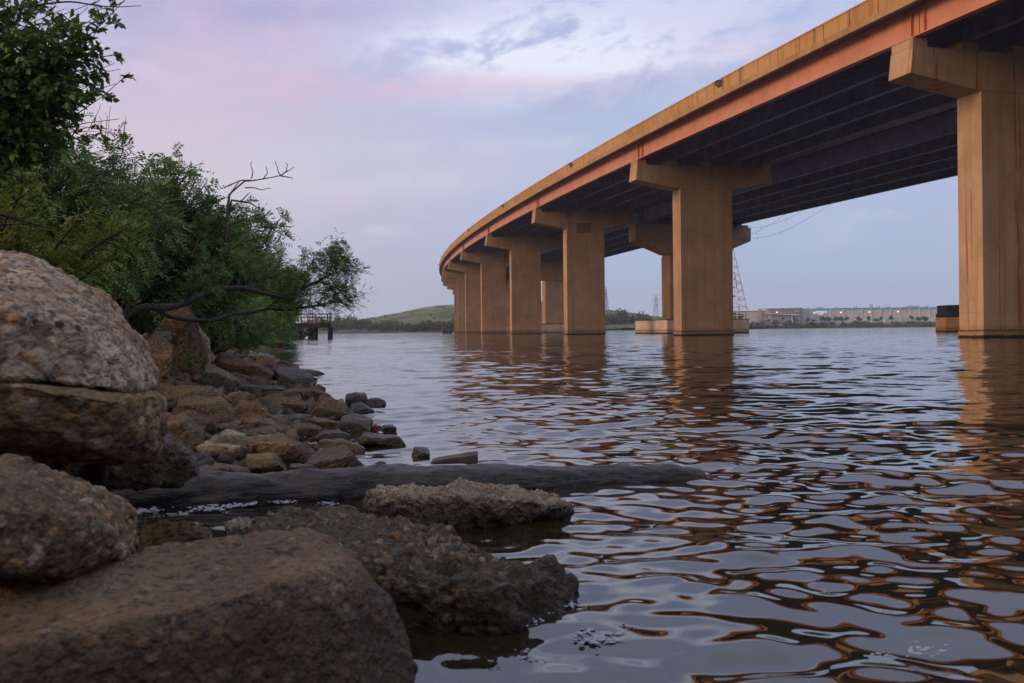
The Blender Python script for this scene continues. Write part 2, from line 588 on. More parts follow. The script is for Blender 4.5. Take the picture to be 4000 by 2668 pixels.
# ------------------------------------------------------------------ the water
def water_material():
    m, t, b = mat('river_water', 0.03, 0.5)
    b.inputs['IOR'].default_value = 1.7
    p = t.pos()
    mud = t.noise(p, 0.5, 3, 0.5)
    t.put(b.inputs['Base Color'], t.mix(mud, (0.012, 0.009, 0.004), (0.022, 0.017, 0.009)))
    at_ = t.n('ShaderNodeAttribute', attribute_name='detail')
    det = at_.outputs['Fac']
    g = t.n('ShaderNodeNewGeometry')
    na = t.vm('SUBTRACT', t.noise(t.vm('MULTIPLY', p, (0.75, 1.6, 1)), 2.6, 3, 0.55, 0.3, color=True), (0.5, 0.5, 0.5))
    nb = t.vm('SUBTRACT', t.noise(t.vm('MULTIPLY', p, (0.7, 1.5, 1)), 0.55, 3, 0.5, 0.3, color=True), (0.5, 0.5, 0.5))
    nc = t.vm('SUBTRACT', t.noise(t.vm('MULTIPLY', p, (0.8, 1.6, 1)), 9.0, 2, 0.5, 0.0, color=True), (0.5, 0.5, 0.5))
    gust = t.step(t.noise(t.vm('MULTIPLY', p, (0.02, 0.05, 1)), 1.0, 3, 0.5), 0.3, 0.7, 0.7, 1.25)
    k = t.m('MULTIPLY', det, gust)
    nn = t.vm('ADD', t.vm('SCALE', na, s=t.m('MULTIPLY', k, 0.30)), t.vm('SCALE', nb, s=t.m('MULTIPLY', k, 0.20)))
    nn = t.vm('ADD', nn, t.vm('SCALE', nc, s=t.m('MULTIPLY', k, 0.12)))
    gp = t.step(t.noise(t.vm('MULTIPLY', p, (0.5, 0.9, 1)), 0.9, 3, 0.6), 0.45, 0.65)
    nd = t.vm('SUBTRACT', t.noise(t.vm('MULTIPLY', p, (0.7, 1.5, 1)), 13.0, 2, 0.5, 0.4, color=True), (0.5, 0.5, 0.5))
    nn = t.vm('ADD', nn, t.vm('SCALE', nd, s=t.m('MULTIPLY', gp, 0.075)))
    nn = t.vm('MULTIPLY', nn, (0.8, 1.0, 0.0))
    nrm = t.vm('NORMALIZE', t.vm('ADD', g.outputs['Normal'], nn))
    t.put(b.inputs['Normal'], nrm)
    t.put(b.inputs['Roughness'], t.m('ADD', 0.015, t.m('MULTIPLY', det, 0.06)))
    return m


def build_water():
    rr = 0.55 * np.exp(np.arange(0, 1900) * 0.0042)
    rr = rr[rr < 900]
    far = np.array([1050, 1300, 1700, 2300, 3000.0])
    rr = np.concatenate([rr, far])
    th = np.concatenate([np.linspace(-3.14159, -0.65, 90, endpoint=False), np.linspace(-0.65, 0.65, 340, endpoint=False), np.linspace(0.65, 3.14159, 90)])
    RR, TH = np.meshgrid(rr, th, indexing='ij')
    X = RR * np.sin(TH)
    Y = RR * np.cos(TH)
    Z = np.zeros_like(X)
    OX = np.zeros_like(X)
    OY = np.zeros_like(X)
    rng = np.random.default_rng(11)
    cell = np.maximum(RR * 0.0042, 0.001)
    tot = np.zeros_like(X)
    got = np.zeros_like(X)
    nW = 96
    # patches of livelier and calmer water
    Pp = np.stack([X.ravel() * 0.35, Y.ravel() * 0.22, np.zeros(X.size)], 1)
    patch = 0.72 + 0.55 * np.clip(fbm(Pp, 3).reshape(X.shape) * 1.3 + 0.3, 0, 1)
    for i in range(nW):
        lam = 0.10 * (20.0 ** (i / (nW - 1)))
        k = 2 * math.pi / lam
        ang = math.radians(-100 + rng.normal(0, 48))
        slope = 0.0124 * (1.65 if lam < 0.28 else 1.0 if lam < 0.8 else 0.7) * rng.uniform(0.6, 1.4)
        kx, ky = k * math.cos(ang), k * math.sin(ang)
        w = np.clip((lam / cell - 3.0) / 3.5, 0, 1)
        ph = kx * X + ky * Y + rng.uniform(0, 6.283)
        a = slope / k
        Z += w * patch * a * np.sin(ph)
        OX += w * patch * a * 0.7 * math.cos(ang) * np.cos(ph)
        OY += w * patch * a * 0.7 * math.sin(ang) * np.cos(ph)
        tot += slope ** 2
        got += w * slope ** 2
    det = np.clip(1 - got / tot, 0, 1)
    det = np.sqrt(det) * 1.0
    nr, nt = X.shape
    V = np.stack([X + OX, Y + OY, Z], -1).reshape(-1, 3)
    i = np.arange(nr - 1)[:, None] * nt
    j = np.arange(nt - 1)[None, :]
    Q = np.stack([i + j, i + nt + j, i + nt + j + 1, i + j + 1], -1).reshape(-1, 4)
    me = np_mesh('water', V, Q[:, ::-1], True)
    a_ = me.attributes.new('detail', 'FLOAT', 'POINT')
    a_.data.foreach_set('value', det.ravel().astype(np.float32))
    o = obj('water', me, water_material())
    me.update()
    if me.polygons[nt * 50].normal.z < 0:
        me.flip_normals()
    tag(o, kind='structure')


build_water()

# ------------------------------------------------------------------ the near bank (ground)
SHY = np.array([-60, -30, -10, -4, -1.2, 0, 2.0, 3.9, 5.5, 7.2, 10.4, 15, 28, 63, 115, 150, 260, 420])
SHX = np.array([75, 44, 15, 6.0, 1.2, 0.1, -0.75, -1.75, -1.45, -1.35, -2.0, -3.3, -7.0, -18.0, -30, -41, -90, -200])


def ground_z(x, y):
    x = np.asarray(x, float)
    y = np.asarray(y, float)
    d = np.interp(y, SHY, SHX) - x
    z = np.where(d < 0, 0.30 * d, np.where(d < 2.5, 0.18 * d, 0.45 + 0.27 * (d - 2.5))) - 0.03
    return np.clip(z, -1.6, 5.2)


def hit(px, py):
    """point of the bank or the water surface seen at a pixel"""
    a = at(px, py, 1.0)
    dirx, dirz = a.x, a.z - CH
    d = 1.2
    while d < 200:
        z = CH + dirz * d
        if z <= max(float(ground_z(dirx * d, d)), 0.0):
            return d
        d *= 1.004
    return 200.0


def build_ground():
    rr = 0.5 * np.exp(np.arange(0, 420) * 0.0155)
    rr = rr[rr < 330]
    th = np.linspace(-3.1416, 3.1416, 720)
    RR, TH = np.meshgrid(rr, th, indexing='ij')
    X, Y = RR * np.sin(TH), RR * np.cos(TH)
    P = np.stack([X.ravel(), Y.ravel(), np.zeros(X.size)], 1)
    Z = ground_z(X, Y).ravel() + 0.05 * fbm(P * 1.1, 4) + 0.015 * fbm(P * 7, 3)
    V = P.copy()
    V[:, 2] = Z
    nr, nt = X.shape
    i = np.arange(nr - 1)[:, None] * nt
    j = np.arange(nt - 1)[None, :]
    Q = np.stack([i + j, i + j + 1, i + nt + j + 1, i + nt + j], -1).reshape(-1, 4)
    m, t, b = mat('bank_mud', 0.9, 0.2)
    p = t.pos()
    n = t.noise(p, 1.7, 6, 0.65)
    v = t.vor(p, 30)
    c = t.mix(t.step(n, 0.3, 0.7), (0.045, 0.034, 0.025), (0.14, 0.105, 0.075))
    c = t.mix(t.m('MULTIPLY', t.step(v.outputs['Distance'], 0.4, 0.3), 0.5), c, t.mix(t.xyz(v.outputs['Color'])[0], (0.06, 0.04, 0.025), (0.24, 0.16, 0.09)))
    z = t.xyz(p)[2]
    c = t.mix(t.step(z, 0.09, 0.0), c, (0.05, 0.042, 0.036))
    t.put(b.inputs['Base Color'], c)
    t.put(b.inputs['Roughness'], t.step(z, 0.0, 0.1, 0.35, 0.9))
    t.put(b.inputs['Normal'], t.bump(t.m('ADD', n, t.m('MULTIPLY', v.outputs['Distance'], -0.5)), 0.8, 0.03))
    me = np_mesh('bank', V, Q, True)
    me.update()
    if me.polygons[200].normal.z < 0:
        me.flip_normals()
    tag(obj('bank', me, m), kind='structure')


build_ground()
# ------------------------------------------------------------------ the curved bridge
X0, Y0, PSI, KAP, SPAN = 23.056, 54.892, 0.25595, 0.00062, 42.90
A_, B_, WCAP, TH_, BAT, EE, GG = 4.589, 5.708, 14.663, 2.02, 0.167, 1.537, 2.327


def arc(s, p=0.0):
    th = PSI - KAP * s
    x = X0 - (math.cos(th) - math.cos(PSI)) / KAP
    y = Y0 - (math.sin(th) - math.sin(PSI)) / KAP
    return x + p * math.cos(th), y + p * math.sin(th), th


def zcap(s):
    return 16.0 + CH + 0.507 * s / SPAN


def zb(s):
    return zcap(s) + 0.60


def ring(s, pts, pf=arc, zf=zb):
    out = []
    for p, z in pts:
        x, y, _ = pf(s, p)
        out.append((x, y, zf(s) + z))
    return out


def rect(p0, p1, z0, z1):
    return [(p0, z0), (p1, z0), (p1, z1), (p0, z1)]


def frange(a, b, st):
    n = max(1, int(round((b - a) / st)))
    return [a + (b - a) * i / n for i in range(n + 1)]


S0, S1 = -78.0, 10 * SPAN + 36


def sweep(mb, pts, s0, s1, st=4.0, pf=arc, zf=zb):
    mb.loft([ring(s, pts, pf, zf) for s in frange(s0, s1, st)])


def build_bridge(name, label, offs, width, pf, zf, joints, girder_m, fascia_m, depth, panels, group):
    x, y, _ = pf(0, width / 2)
    root = empty(name, (x, y, zf(0)), label, 'bridge', group)
    lo, hi = offs[0] - 1.25, offs[-1] + 1.25
    deck = MB()
    sweep(deck, rect(lo + 0.02, hi - 0.02, depth + 0.03, depth + 0.28), S0, S1, 4, pf, zf)
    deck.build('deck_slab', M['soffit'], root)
    road = MB()
    sweep(road, rect(lo + 0.4, hi - 0.4, depth + 0.284, depth + 0.34), S0, S1, 4, pf, zf)
    road.build('road_surface', M['asphalt'], root)
    for q, e in ((lo, 1), (hi, -1)):
        ed = MB()
        sweep(ed, rect(min(q, q + e * 0.3), max(q, q + e * 0.3), depth - 0.12, depth + 0.29), S0, S1, 2.86, pf, zf)
        ed.build('slab_edge', M['slab_edge'] if panels else M['grey_edge'], root)
        par = MB()
        q0, q1 = (q + 0.03, q + 0.36) if e > 0 else (q - 0.36, q - 0.03)
        if panels and e > 0:
            L = 2.86
            k = int((S1 - S0) / L)
            for i in range(k):
                a, b_ = S0 + i * L + 0.035, S0 + (i + 1) * L - 0.035
                par.loft([ring(s, rect(q0, q1, depth + 0.29, depth + 1.26), pf, zf) for s in (a, (a + b_) / 2, b_)])
            back = MB()
            sweep(back, rect(q0 + 0.05, q1 - 0.02, depth + 0.30, depth + 1.25), S0, S1, 4, pf, zf)
            cop = MB()
            sweep(cop, rect(q0 - 0.035, q1 + 0.02, depth + 1.262, depth + 1.36), S0, S1, 2.86, pf, zf)
            cop.build('coping', M['parapet'], root)
            back.build('parapet_core', M['asphalt'], root)
        else:
            sweep(par, rect(q0, q1, depth + 0.29, depth + 1.36), S0, S1, 4, pf, zf)
        par.build('parapet', M['parapet'] if panels else M['grey_edge'], root)
    J = [S0] + [j for j in joints if S0 < j < S1] + [S1]
    for gi, p in enumerate(offs):
        g = MB()
        for a, b_ in zip(J[:-1], J[1:]):
            a, b_ = a + 0.035, b_ - 0.035
            sweep(g, rect(p - 0.018, p + 0.018, 0.06, depth - 0.04), a, b_, 4, pf, zf)
            sweep(g, rect(p - 0.24, p + 0.24, 0.0, 0.058), a, b_, 4, pf, zf)
            sweep(g, rect(p - 0.22, p + 0.22, depth - 0.038, depth + 0.02), a, b_, 4, pf, zf)
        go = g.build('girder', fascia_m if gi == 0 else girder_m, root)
        for j in J[1:-1] if gi == 0 else ():
            for dj in (-0.62, 0.50):
                st = MB()
                r0 = ring(j + dj, rect(p - 0.2, p - 0.02, 0.06, depth - 0.04), pf, zf)
                r1 = ring(j + dj + 0.05, rect(p - 0.2, p - 0.02, 0.06, depth - 0.04), pf, zf)
                st.loft([r0, r1])
                st.build('stiffener', fascia_m, go)
    fr = MB()
    for s in frange(J[0] + 3, J[-1] - 3, 7.15):
        for p0, p1 in zip(offs[:-1], offs[1:]):
            P = [Vector(ring(s, [(p0 + 0.05, 0.25)], pf, zf)[0]), Vector(ring(s, [(p1 - 0.05, 0.25)], pf, zf)[0]),
                 Vector(ring(s, [(p1 - 0.05, depth - 0.2)], pf, zf)[0]), Vector(ring(s, [(p0 + 0.05, depth - 0.2)], pf, zf)[0])]
            fr.bar(P[0], P[1], 0.09)
            fr.bar(P[0], P[2], 0.07)
            fr.bar(P[1], P[3], 0.07)
    fr.build('cross_bracing', M['dark_girder'], root)
    return root


OFF1 = [0.47 + 3.44 * i for i in range(5)]
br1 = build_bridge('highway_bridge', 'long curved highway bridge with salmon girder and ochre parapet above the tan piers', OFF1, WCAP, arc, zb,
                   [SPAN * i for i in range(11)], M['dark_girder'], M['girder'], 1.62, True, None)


def bracket(s):
    global LOCAL
    p = OFF1[0] - 1.25 + 0.03
    z0, z1 = 1.62 + 0.52, 1.62 + 1.12
    b = MB()
    A = [ring(s + d, [(p - 0.002, z0 + 0.12), (p - 0.002, z1), (p - 0.34, z1), (p - 0.36, z1 - 0.14)]) for d in (-0.3, -0.26)]
    C = [ring(s + d, [(p - 0.002, z0 + 0.12), (p - 0.002, z1), (p - 0.34, z1), (p - 0.36, z1 - 0.14)]) for d in (0.26, 0.3)]
    T = [ring(s + d, [(p - 0.002, z1 + 0.002), (p - 0.002, z1 + 0.05), (p - 0.40, z1 + 0.05), (p - 0.40, z1 + 0.002)]) for d in (-0.34, 0.34)]
    G = [ring(s + d, [(p - 0.005, z0 + 0.18), (p - 0.005, z0 + 0.26), (p - 0.33, z1 - 0.1), (p - 0.33, z1 - 0.16)]) for d in (-0.25, 0.25)]
    for q in (A, C, T, G):
        b.loft(q)
    b.build('parapet_light', M['bracket'], br1)


for s in (22.5, 63.5, 106.0, 149, 192, 235, 278):
    bracket(s)

PIER_LABELS = ['rust streaked tan hammerhead pier cut off by the right edge of the picture',
               'broad tan hammerhead pier standing in front of the grey pier on a footing',
               'tan hammerhead pier with a dark rectangular patch on its upper face',
               'fourth tan hammerhead pier from the right, left of the patched one',
               'fifth tan hammerhead pier from the right, left half pale streaked',
               'sixth tan hammerhead pier from the right, mostly hidden behind the fifth',
               'seventh tan hammerhead pier from the right with blotchy cap end',
               'eighth tan hammerhead pier from the right, first whose cap stands outside the parapet curve',
               'ninth tan hammerhead pier from the right, its cap end stepping below the eighth',
               'tenth tan hammerhead pier from the right with only its small cap end showing',
               'farthest hammerhead pier with a deep square cap end above the green hill']
for k in range(11):
    s = k * SPAN
    x, y, th = arc(s)
    H = zcap(s)
    mt = M['pier_rust'] if k == 0 else M['pier']
    r_ = empty('bridge_pier', (x, y, 0), PIER_LABELS[k], 'bridge pier', 'hammerhead piers of the curved bridge', th)
    LOCAL = True
    c = MB()
    c.box(A_, A_ + B_, 0, TH_, 0.46, H - GG)
    c.build('column', mt, r_, bevel=0.02)
    c = MB()
    c.box(A_ - 0.05, A_ + B_ + 0.05, -0.05, TH_ + 0.05, -1.6, 0.458)
    c.build('plinth', mt, r_, bevel=0.02)
    e_ = EE if k < 10 else 3.0
    g_ = GG if k < 10 else 3.3
    prof = [(0, H), (-BAT, H - e_), (A_, H - g_), (A_ + B_, H - g_), (WCAP + BAT, H - e_), (WCAP, H)]
    c = MB()
    c.loft([[(p, t_, z) for p, z in prof] for t_ in (0.0, TH_)])
    c.build('cap', mt, r_, bevel=0.025)
    for i, p in enumerate(OFF1):
        a = 0.03 if i == 0 else p - 0.55
        c = MB()
        c.box(a, p + 0.55, 0.06, TH_ - 0.06, H + 0.002, H + 0.50)
        pe = c.build('pedestal', mt, r_, bevel=0.015)
        c = MB()
        c.box(p - 0.2, p + 0.2, 0.45, TH_ - 0.45, H + 0.502, H + 0.597)
        c.build('bearing', M['dark_girder'], pe)
    if k == 2:
        c = MB()
        c.box(6.15, 8.25, -0.035, -0.002, H - 2.95, H - 1.55)
        c.build('repair_patch', M['patch'], r_, bevel=0.01)
    LOCAL = False


# the second, parallel bridge behind it
def arc2(s, p=0.0):
    return arc(s, 15.5 + (88.0 - s) * 0.028 + p)


def zb2(s):
    return 16.6 + 0.0024 * (s - 88.0)


OFF2 = [1.0 + 4.05 * i for i in range(5)]
SP2 = [87.0 + 79.0 * i for i in range(-2, 6)]
build_bridge('highway_bridge', 'second highway bridge with dark girders running behind the salmon one', OFF2, 18.4, arc2, zb2,
             SP2, M['dark_girder'], M['dark_girder'], 1.75, False, None)
LAB2 = ['grey capped pier on a wide pale footing box behind the broad tan pier',
        'pier on a low pale footing seen in the gap left of the patched pier',
        'pier of the rear bridge showing as a narrow strip between two nearer tan piers']
for k, s in enumerate((87.0, 166.0, 245.0)):
    x, y, th = arc2(s)
    H = zb2(s) - 0.62
    r_ = empty('bridge_pier', (x, y, 0), LAB2[k], 'bridge pier', 'piers of the rear bridge', th)
    LOCAL = True
    W2 = 18.4
    c = MB()
    c.box(0, W2, 0, 3.2, H - 1.6, H)
    c.build('cap', M['cap2'], r_, bevel=0.03)
    c = MB()
    prof = [(0.01, H - 1.602), (0.01, H - 2.04), (5.05, H - 4.1), (13.35, H - 4.1), (W2 - 0.01, H - 2.04), (W2 - 0.01, H - 1.602)]
    c.loft([[(p, t_, z) for p, z in prof] for t_ in (0.05, 3.15)])
    c.build('haunch', M['pier'], r_, bevel=0.03)
    c = MB()
    c.box(5.05, 13.35, 0.05, 3.15, 1.965, H - 4.102)
    c.build('column', M['cap2'] if k else M['pier'], r_, bevel=0.25)
    c = MB()
    c.box(2.7, 15.4, -5.4, 8.6, -1.6, 1.96)
    fo = c.build('footing', M['footing'], r_, bevel=0.03)
    c = MB()
    c.box(2.66, 15.44, -5.44, 8.64, 1.962, 2.06)
    c.build('footing_rim', M['rim'], fo)
    for p in OFF2:
        c = MB()
        c.box(max(0.02, p - 0.9), p + 0.9, 0.3, 2.9, H + 0.002, H + 0.40)
        pe = c.build('pedestal', M['cap2'], r_)
        c = MB()
        c.box(p - 0.25, p + 0.25, 1.2, 2.0, H + 0.402, H + 0.617)
        c.build('bearing', M['dark_girder'], pe)
    if k == 0:
        for yy in (-3.6, 3.4):
            c = MB()
            for zz_ in (0.55, 0.85, 1.15, 1.45, 1.75):
                c.box(2.655, 2.70, yy, yy + 0.10, zz_, zz_ + 0.07)
            c.build('rung', M['dark_girder'], fo)
    LOCAL = False

# fender block beside the nearest pier
p0 = at(3652, 1272, 119)
fx, fy = 53.67, 119.0
root = empty('fender_block', (fx + 4, fy + 1.5, 0), 'dark timber fender on an orange stained concrete block left of the rust streaked pier', 'fender')
c = MB()
c.hexa([(fx, fy, -1.5), (fx + 9, fy, -1.5), (fx + 9, fy + 3, -1.5), (fx, fy + 3, -1.5),
        (fx + 0.14, fy + 0.12, 1.79), (fx + 9, fy + 0.12, 1.79), (fx + 9, fy + 3, 1.79), (fx + 0.14, fy + 3, 1.79)])
c.build('concrete_base', M['fender_concrete'], root, bevel=0.03)
c = MB()
c.box(fx + 0.13, fx + 9, fy + 0.10, fy + 3, 1.792, 2.27)
c.build('timber_walk', M['dark_timber'], root, bevel=0.02)
c = MB()
for i in range(14):
    c.box(fx + 0.30 + i * 0.62, fx + 0.90 + i * 0.62, fy + 0.3, fy + 3, 2.272, 3.30 + 0.012 * (i % 3))
c.build('timber_wall', M['dark_timber'], root)

# small post at the foot of the far piers
p0 = at(1747, 1300, 250)
root = empty('mooring_dolphin', (p0.x, 250, 0), 'small timber mooring block in the water left of the far piers', 'dolphin')
c = MB()
for dx_ in (-0.9, 0.0, 0.9):
    c.tube([(p0.x + dx_, 250, -1), (p0.x + dx_ * 0.95, 250, 1.25 if dx_ else 1.1)], 0.42, 8)
c.build('pile', M['timber'], root)
c = MB()
c.box(p0.x - 1.35, p0.x + 1.35, 249.4, 249.5, 0.35, 0.75)
c.build('waler', M['dark_timber'], root)

# a stretch of another bridge glimpsed between the piers
root = empty('far_bridge', (10, 430, 0), 'pale girder bridge glimpsed far off in the gap between two tan piers', 'bridge')
c = MB()
c.box(-24, 19, 430, 436, 11.4, 13.6)
c.build('parapet', M['cap2'], root)
c = MB()
c.box(-24, 19, 430.6, 435.4, 7.6, 11.398)
c.build('girder', M['pale_girder'], root)
c = MB()
c.box(9, 18.5, 431, 435, -1, 7.598)
c.build('column', M['cap2'], root)

# ------------------------------------------------------------------ foliage helpers
def unit(v):
    return v / (np.linalg.norm(v, axis=1, keepdims=True) + 1e-9)


def leaf_arrays(B, D, N, L, Wd, six=True):
    """one ovate leaf per row: base B, direction D, face normal N, length L, width Wd"""
    D = unit(D)
    S = unit(np.cross(D, N))
    N = np.cross(S, D)
    L = np.asarray(L, float).reshape(-1, 1) * np.ones((len(B), 1))
    Wd = np.asarray(Wd, float).reshape(-1, 1) * np.ones((len(B), 1))
    if six:
        pts = [B, B + D * L * 0.3 + S * Wd * 0.5 + N * L * 0.05, B + D * L * 0.68 + S * Wd * 0.40 + N * L * 0.03, B + D * L - N * L * 0.06,
               B + D * L * 0.68 - S * Wd * 0.40 + N * L * 0.03, B + D * L * 0.3 - S * Wd * 0.5 + N * L * 0.05]
    else:
        pts = [B, B + D * L * 0.45 + S * Wd * 0.5, B + D * L, B + D * L * 0.45 - S * Wd * 0.5]
    k = len(pts)
    V = np.stack(pts, 1).reshape(-1, 3)
    return V, np.arange(len(V)).reshape(-1, k)


def compound(B, D, U, length, pairs, lw, rng):
    """pinnate leaves: rows of paired leaflets along a drooping rachis"""
    m = len(B)
    D = unit(D)
    S = unit(np.cross(D, U))
    U = np.cross(S, D)
    length = np.asarray(length).reshape(-1, 1)
    bs, ds, ns, ls = [], [], [], []
    for j in range(pairs):
        t = 0.18 + 0.82 * (j + 0.5) / pairs
        P = B + D * length * t - np.array([0, 0, 1.0]) * length * 0.28 * t * t
        sz = lw * (1.0 - 0.35 * abs(t - 0.5)) * rng.uniform(0.8, 1.2, (m, 1))
        for sg in (-1, 1):
            q = D * 0.42 + sg * S * 0.95 - np.array([0, 0, 0.22]) + rng.normal(0, 0.14, (m, 3))
            bs.append(P)
            ds.append(q)
            ns.append(U + rng.normal(0, 0.25, (m, 3)))
            ls.append(sz)
    bs, ds, ns, ls = np.concatenate(bs), np.concatenate(ds), np.concatenate(ns), np.concatenate(ls)
    return leaf_arrays(bs, ds, ns, ls, ls * 0.42, False)


def merge(parts):
    Vs, Fs, b = [], [], 0
    for V, Q in parts:
        Vs.append(V)
        Fs.append(Q + b)
        b += len(V)
    return np.concatenate(Vs), np.concatenate(Fs)


def cloud(center, radii, n, L, rng, lumps=9, flat=0.55):
    """leaf clumps spread over the shells of several overlapping lumps"""
    center, radii = np.array(center, float), np.array(radii, float)
    c = rng.normal(0, 1, (lumps, 3))
    c = unit(c) * rng.uniform(0.25, 0.75, (lumps, 1))
    c[:, 2] = c[:, 2] * 0.9
    r = rng.uniform(0.28, 0.5, lumps)
    which = rng.integers(0, lumps, n)
    d = unit(rng.normal(0, 1, (n, 3)))
    P = c[which] + d * (r[which] * rng.uniform(0.55, 1.08, n))[:, None]
    P = center + P * radii
    N = unit(d + rng.normal(0, flat, (n, 3)))
    T = np.cross(N, rng.normal(0, 1, (n, 3)))
    s = L * rng.uniform(0.6, 1.4, n)
    return leaf_arrays(P, T, N, s, s * 0.75, False)


M['far_leaf'] = foliage('far_tree_leaves', (0.035, 0.050, 0.028), (0.055, 0.075, 0.035), (0.07, 0.08, 0.03), 0.06, 0.15)
M['far_leaf_light'] = foliage('far_small_tree_leaves', (0.045, 0.075, 0.03), (0.07, 0.10, 0.035), (0.10, 0.11, 0.03), 0.1, 0.2)
M['reed'] = foliage('reed_blades', (0.06, 0.085, 0.03), (0.085, 0.105, 0.045), (0.15, 0.13, 0.07), 0.12, 0.2)
M['bark'] = simple('grey_brown_bark', (0.075, 0.058, 0.045), 0.9, 0.4, 12.0, bump=0.01)


def small_tree(px, pytop, pybase, rx_px, d, label, group, m, n=260, seed=1, name='tree', trunk=0.3, lumps=8, L=None):
    rng = np.random.default_rng(seed)
    base, top = at(px, pybase, d), at(px, pytop, d)
    h = top.z - base.z
    rx = rx_px * d / F
    root = empty(name, base, label, 'tree', group)
    cz = base.z + h * (trunk + (1 - trunk) / 2)
    rz = h * (1 - trunk) / 2 * 1.08
    V, Q = cloud((base.x, d, cz), (rx * 1.15, rx * 1.1, rz), n, L or max(0.28 * rx, 0.25), rng, lumps)
    obj('crown', np_mesh('crown', V, Q), m, root)
    paths = [np.array([(base.x, d, base.z - 1.0), (base.x + 0.02 * h, d, base.z + h * 0.3), (base.x, d, base.z + h * 0.75)])]
    rad = [np.array([0.035, 0.026, 0.01]) * h]
    for i in range(4):
        a = rng.uniform(0, 6.28)
        z0 = base.z + h * rng.uniform(0.25, 0.5)
        paths.append(np.array([(base.x, d, z0), (base.x + 0.4 * rx * math.cos(a), d + 0.4 * rx * math.sin(a), z0 + 0.15 * h), (base.x + 0.8 * rx * math.cos(a), d + 0.8 * rx * math.sin(a), z0 + 0.3 * h)]))
        rad.append(np.array([0.014, 0.01, 0.005]) * h)
    V, Q = tube_arrays(paths, rad, 5)
    obj('trunk', np_mesh('trunk', V, Q, True), M['bark'], root)
    return root


# ------------------------------------------------------------------ far shores, hill, wood
def strip_ground(name, front, back, zf_, m, n=160):
    """front(x) is the waterline distance; the land rises behind it"""
    xs = np.linspace(front[0][0], front[-1][0], n)
    fy_ = np.interp(xs, [p[0] for p in front], [p[1] for p in front])
    rows = [(-6, -0.8), (0, -0.03), (3, 0.35), (9, 0.9), (30, 1.6), (80, zf_), (back, zf_)]
    V = [[(x, y + a, z + (0.35 * math.sin(x * 0.13) + 0.25 * math.sin(x * 0.31 + 1)) * (0.5 if z > 0.2 else 0.06)) for x, y in zip(xs, fy_)] for a, z in rows]
    V = np.array(V).reshape(-1, 3)
    i = np.arange(len(rows) - 1)[:, None] * n
    j = np.arange(n - 1)[None, :]
    Q = np.stack([i + j, i + j + 1, i + n + j + 1, i + n + j], -1).reshape(-1, 4)
    tag(obj(name, np_mesh(name, V, Q, True), m), kind='structure')


M['far_ground'] = simple('far_bank_soil', (0.10, 0.085, 0.055), 0.95, 0.35, 0.2)
strip_ground('far_shore', [(18, 790), (60, 760), (140, 620), (240, 570), (420, 560), (900, 560)], 900, 3.2, M['far_ground'])
strip_ground('opposite_bank', [(-900, 420), (-300, 430), (-100, 500), (-20, 590), (17, 785)], 900, 2.0, M['far_ground'])


def hill():
    prof = [(-260, 2), (-150, 5.5), (-118, 10.5), (-92, 15.0), (-80, 17.6), (-62, 20.6), (-50, 21.2), (0, 22), (40, 20), (90, 14), (160, 4)]
    xs = np.linspace(-260, 160, 220)
    ys = np.linspace(575, 900, 90)
    X, Y = np.meshgrid(xs, ys, indexing='ij')
    hz = np.interp(X, [p[0] for p in prof], [p[1] for p in prof])
    up = np.clip((Y - 575) / 215, 0, 1)
    Z = hz * (up ** 0.9) + 0.8
    P = np.stack([X.ravel(), Y.ravel(), np.zeros(X.size)], 1)
    Z = Z + (0.8 * fbm(P * 0.07, 4) + 0.9 * np.abs(fbm(P * 0.35, 3))).reshape(X.shape)
    V = np.stack([X, Y, Z], -1).reshape(-1, 3)
    nx, ny = X.shape
    i = np.arange(nx - 1)[:, None] * ny
    j = np.arange(ny - 1)[None, :]
    Q = np.stack([i + j, i + ny + j, i + ny + j + 1, i + j + 1], -1).reshape(-1, 4)
    m, t, b = mat('hill_grass', 0.95, 0.1)
    p = t.pos()
    z = t.xyz(p)[2]
    n = t.noise(t.vm('MULTIPLY', p, (0.5, 0.5, 2.5)), 0.09, 6, 0.65)
    c = t.mix(t.step(n, 0.38, 0.60), (0.050, 0.070, 0.030), (0.135, 0.150, 0.068))
    c = t.mix(t.m('MULTIPLY', t.step(t.noise(p, 0.35, 4, 0.7), 0.52, 0.66), 0.7), c, (0.035, 0.050, 0.022))
    bare = t.m('MULTIPLY', t.step(z, 17.5, 19.0), t.step(t.noise(t.vm('MULTIPLY', p, (0.06, 0.06, 0.5)), 1.0, 4, 0.6), 0.46, 0.56))
    c = t.mix(t.m('MULTIPLY', bare, 0.8), c, (0.26, 0.18, 0.10))
    t.put(b.inputs['Base Color'], c)
    t.put(b.inputs['Normal'], t.bump(t.noise(p, 0.6, 5, 0.7), 0.8, 0.5))
    tag(obj('hill', np_mesh('hill', V, Q, True), m), kind='structure')


hill()


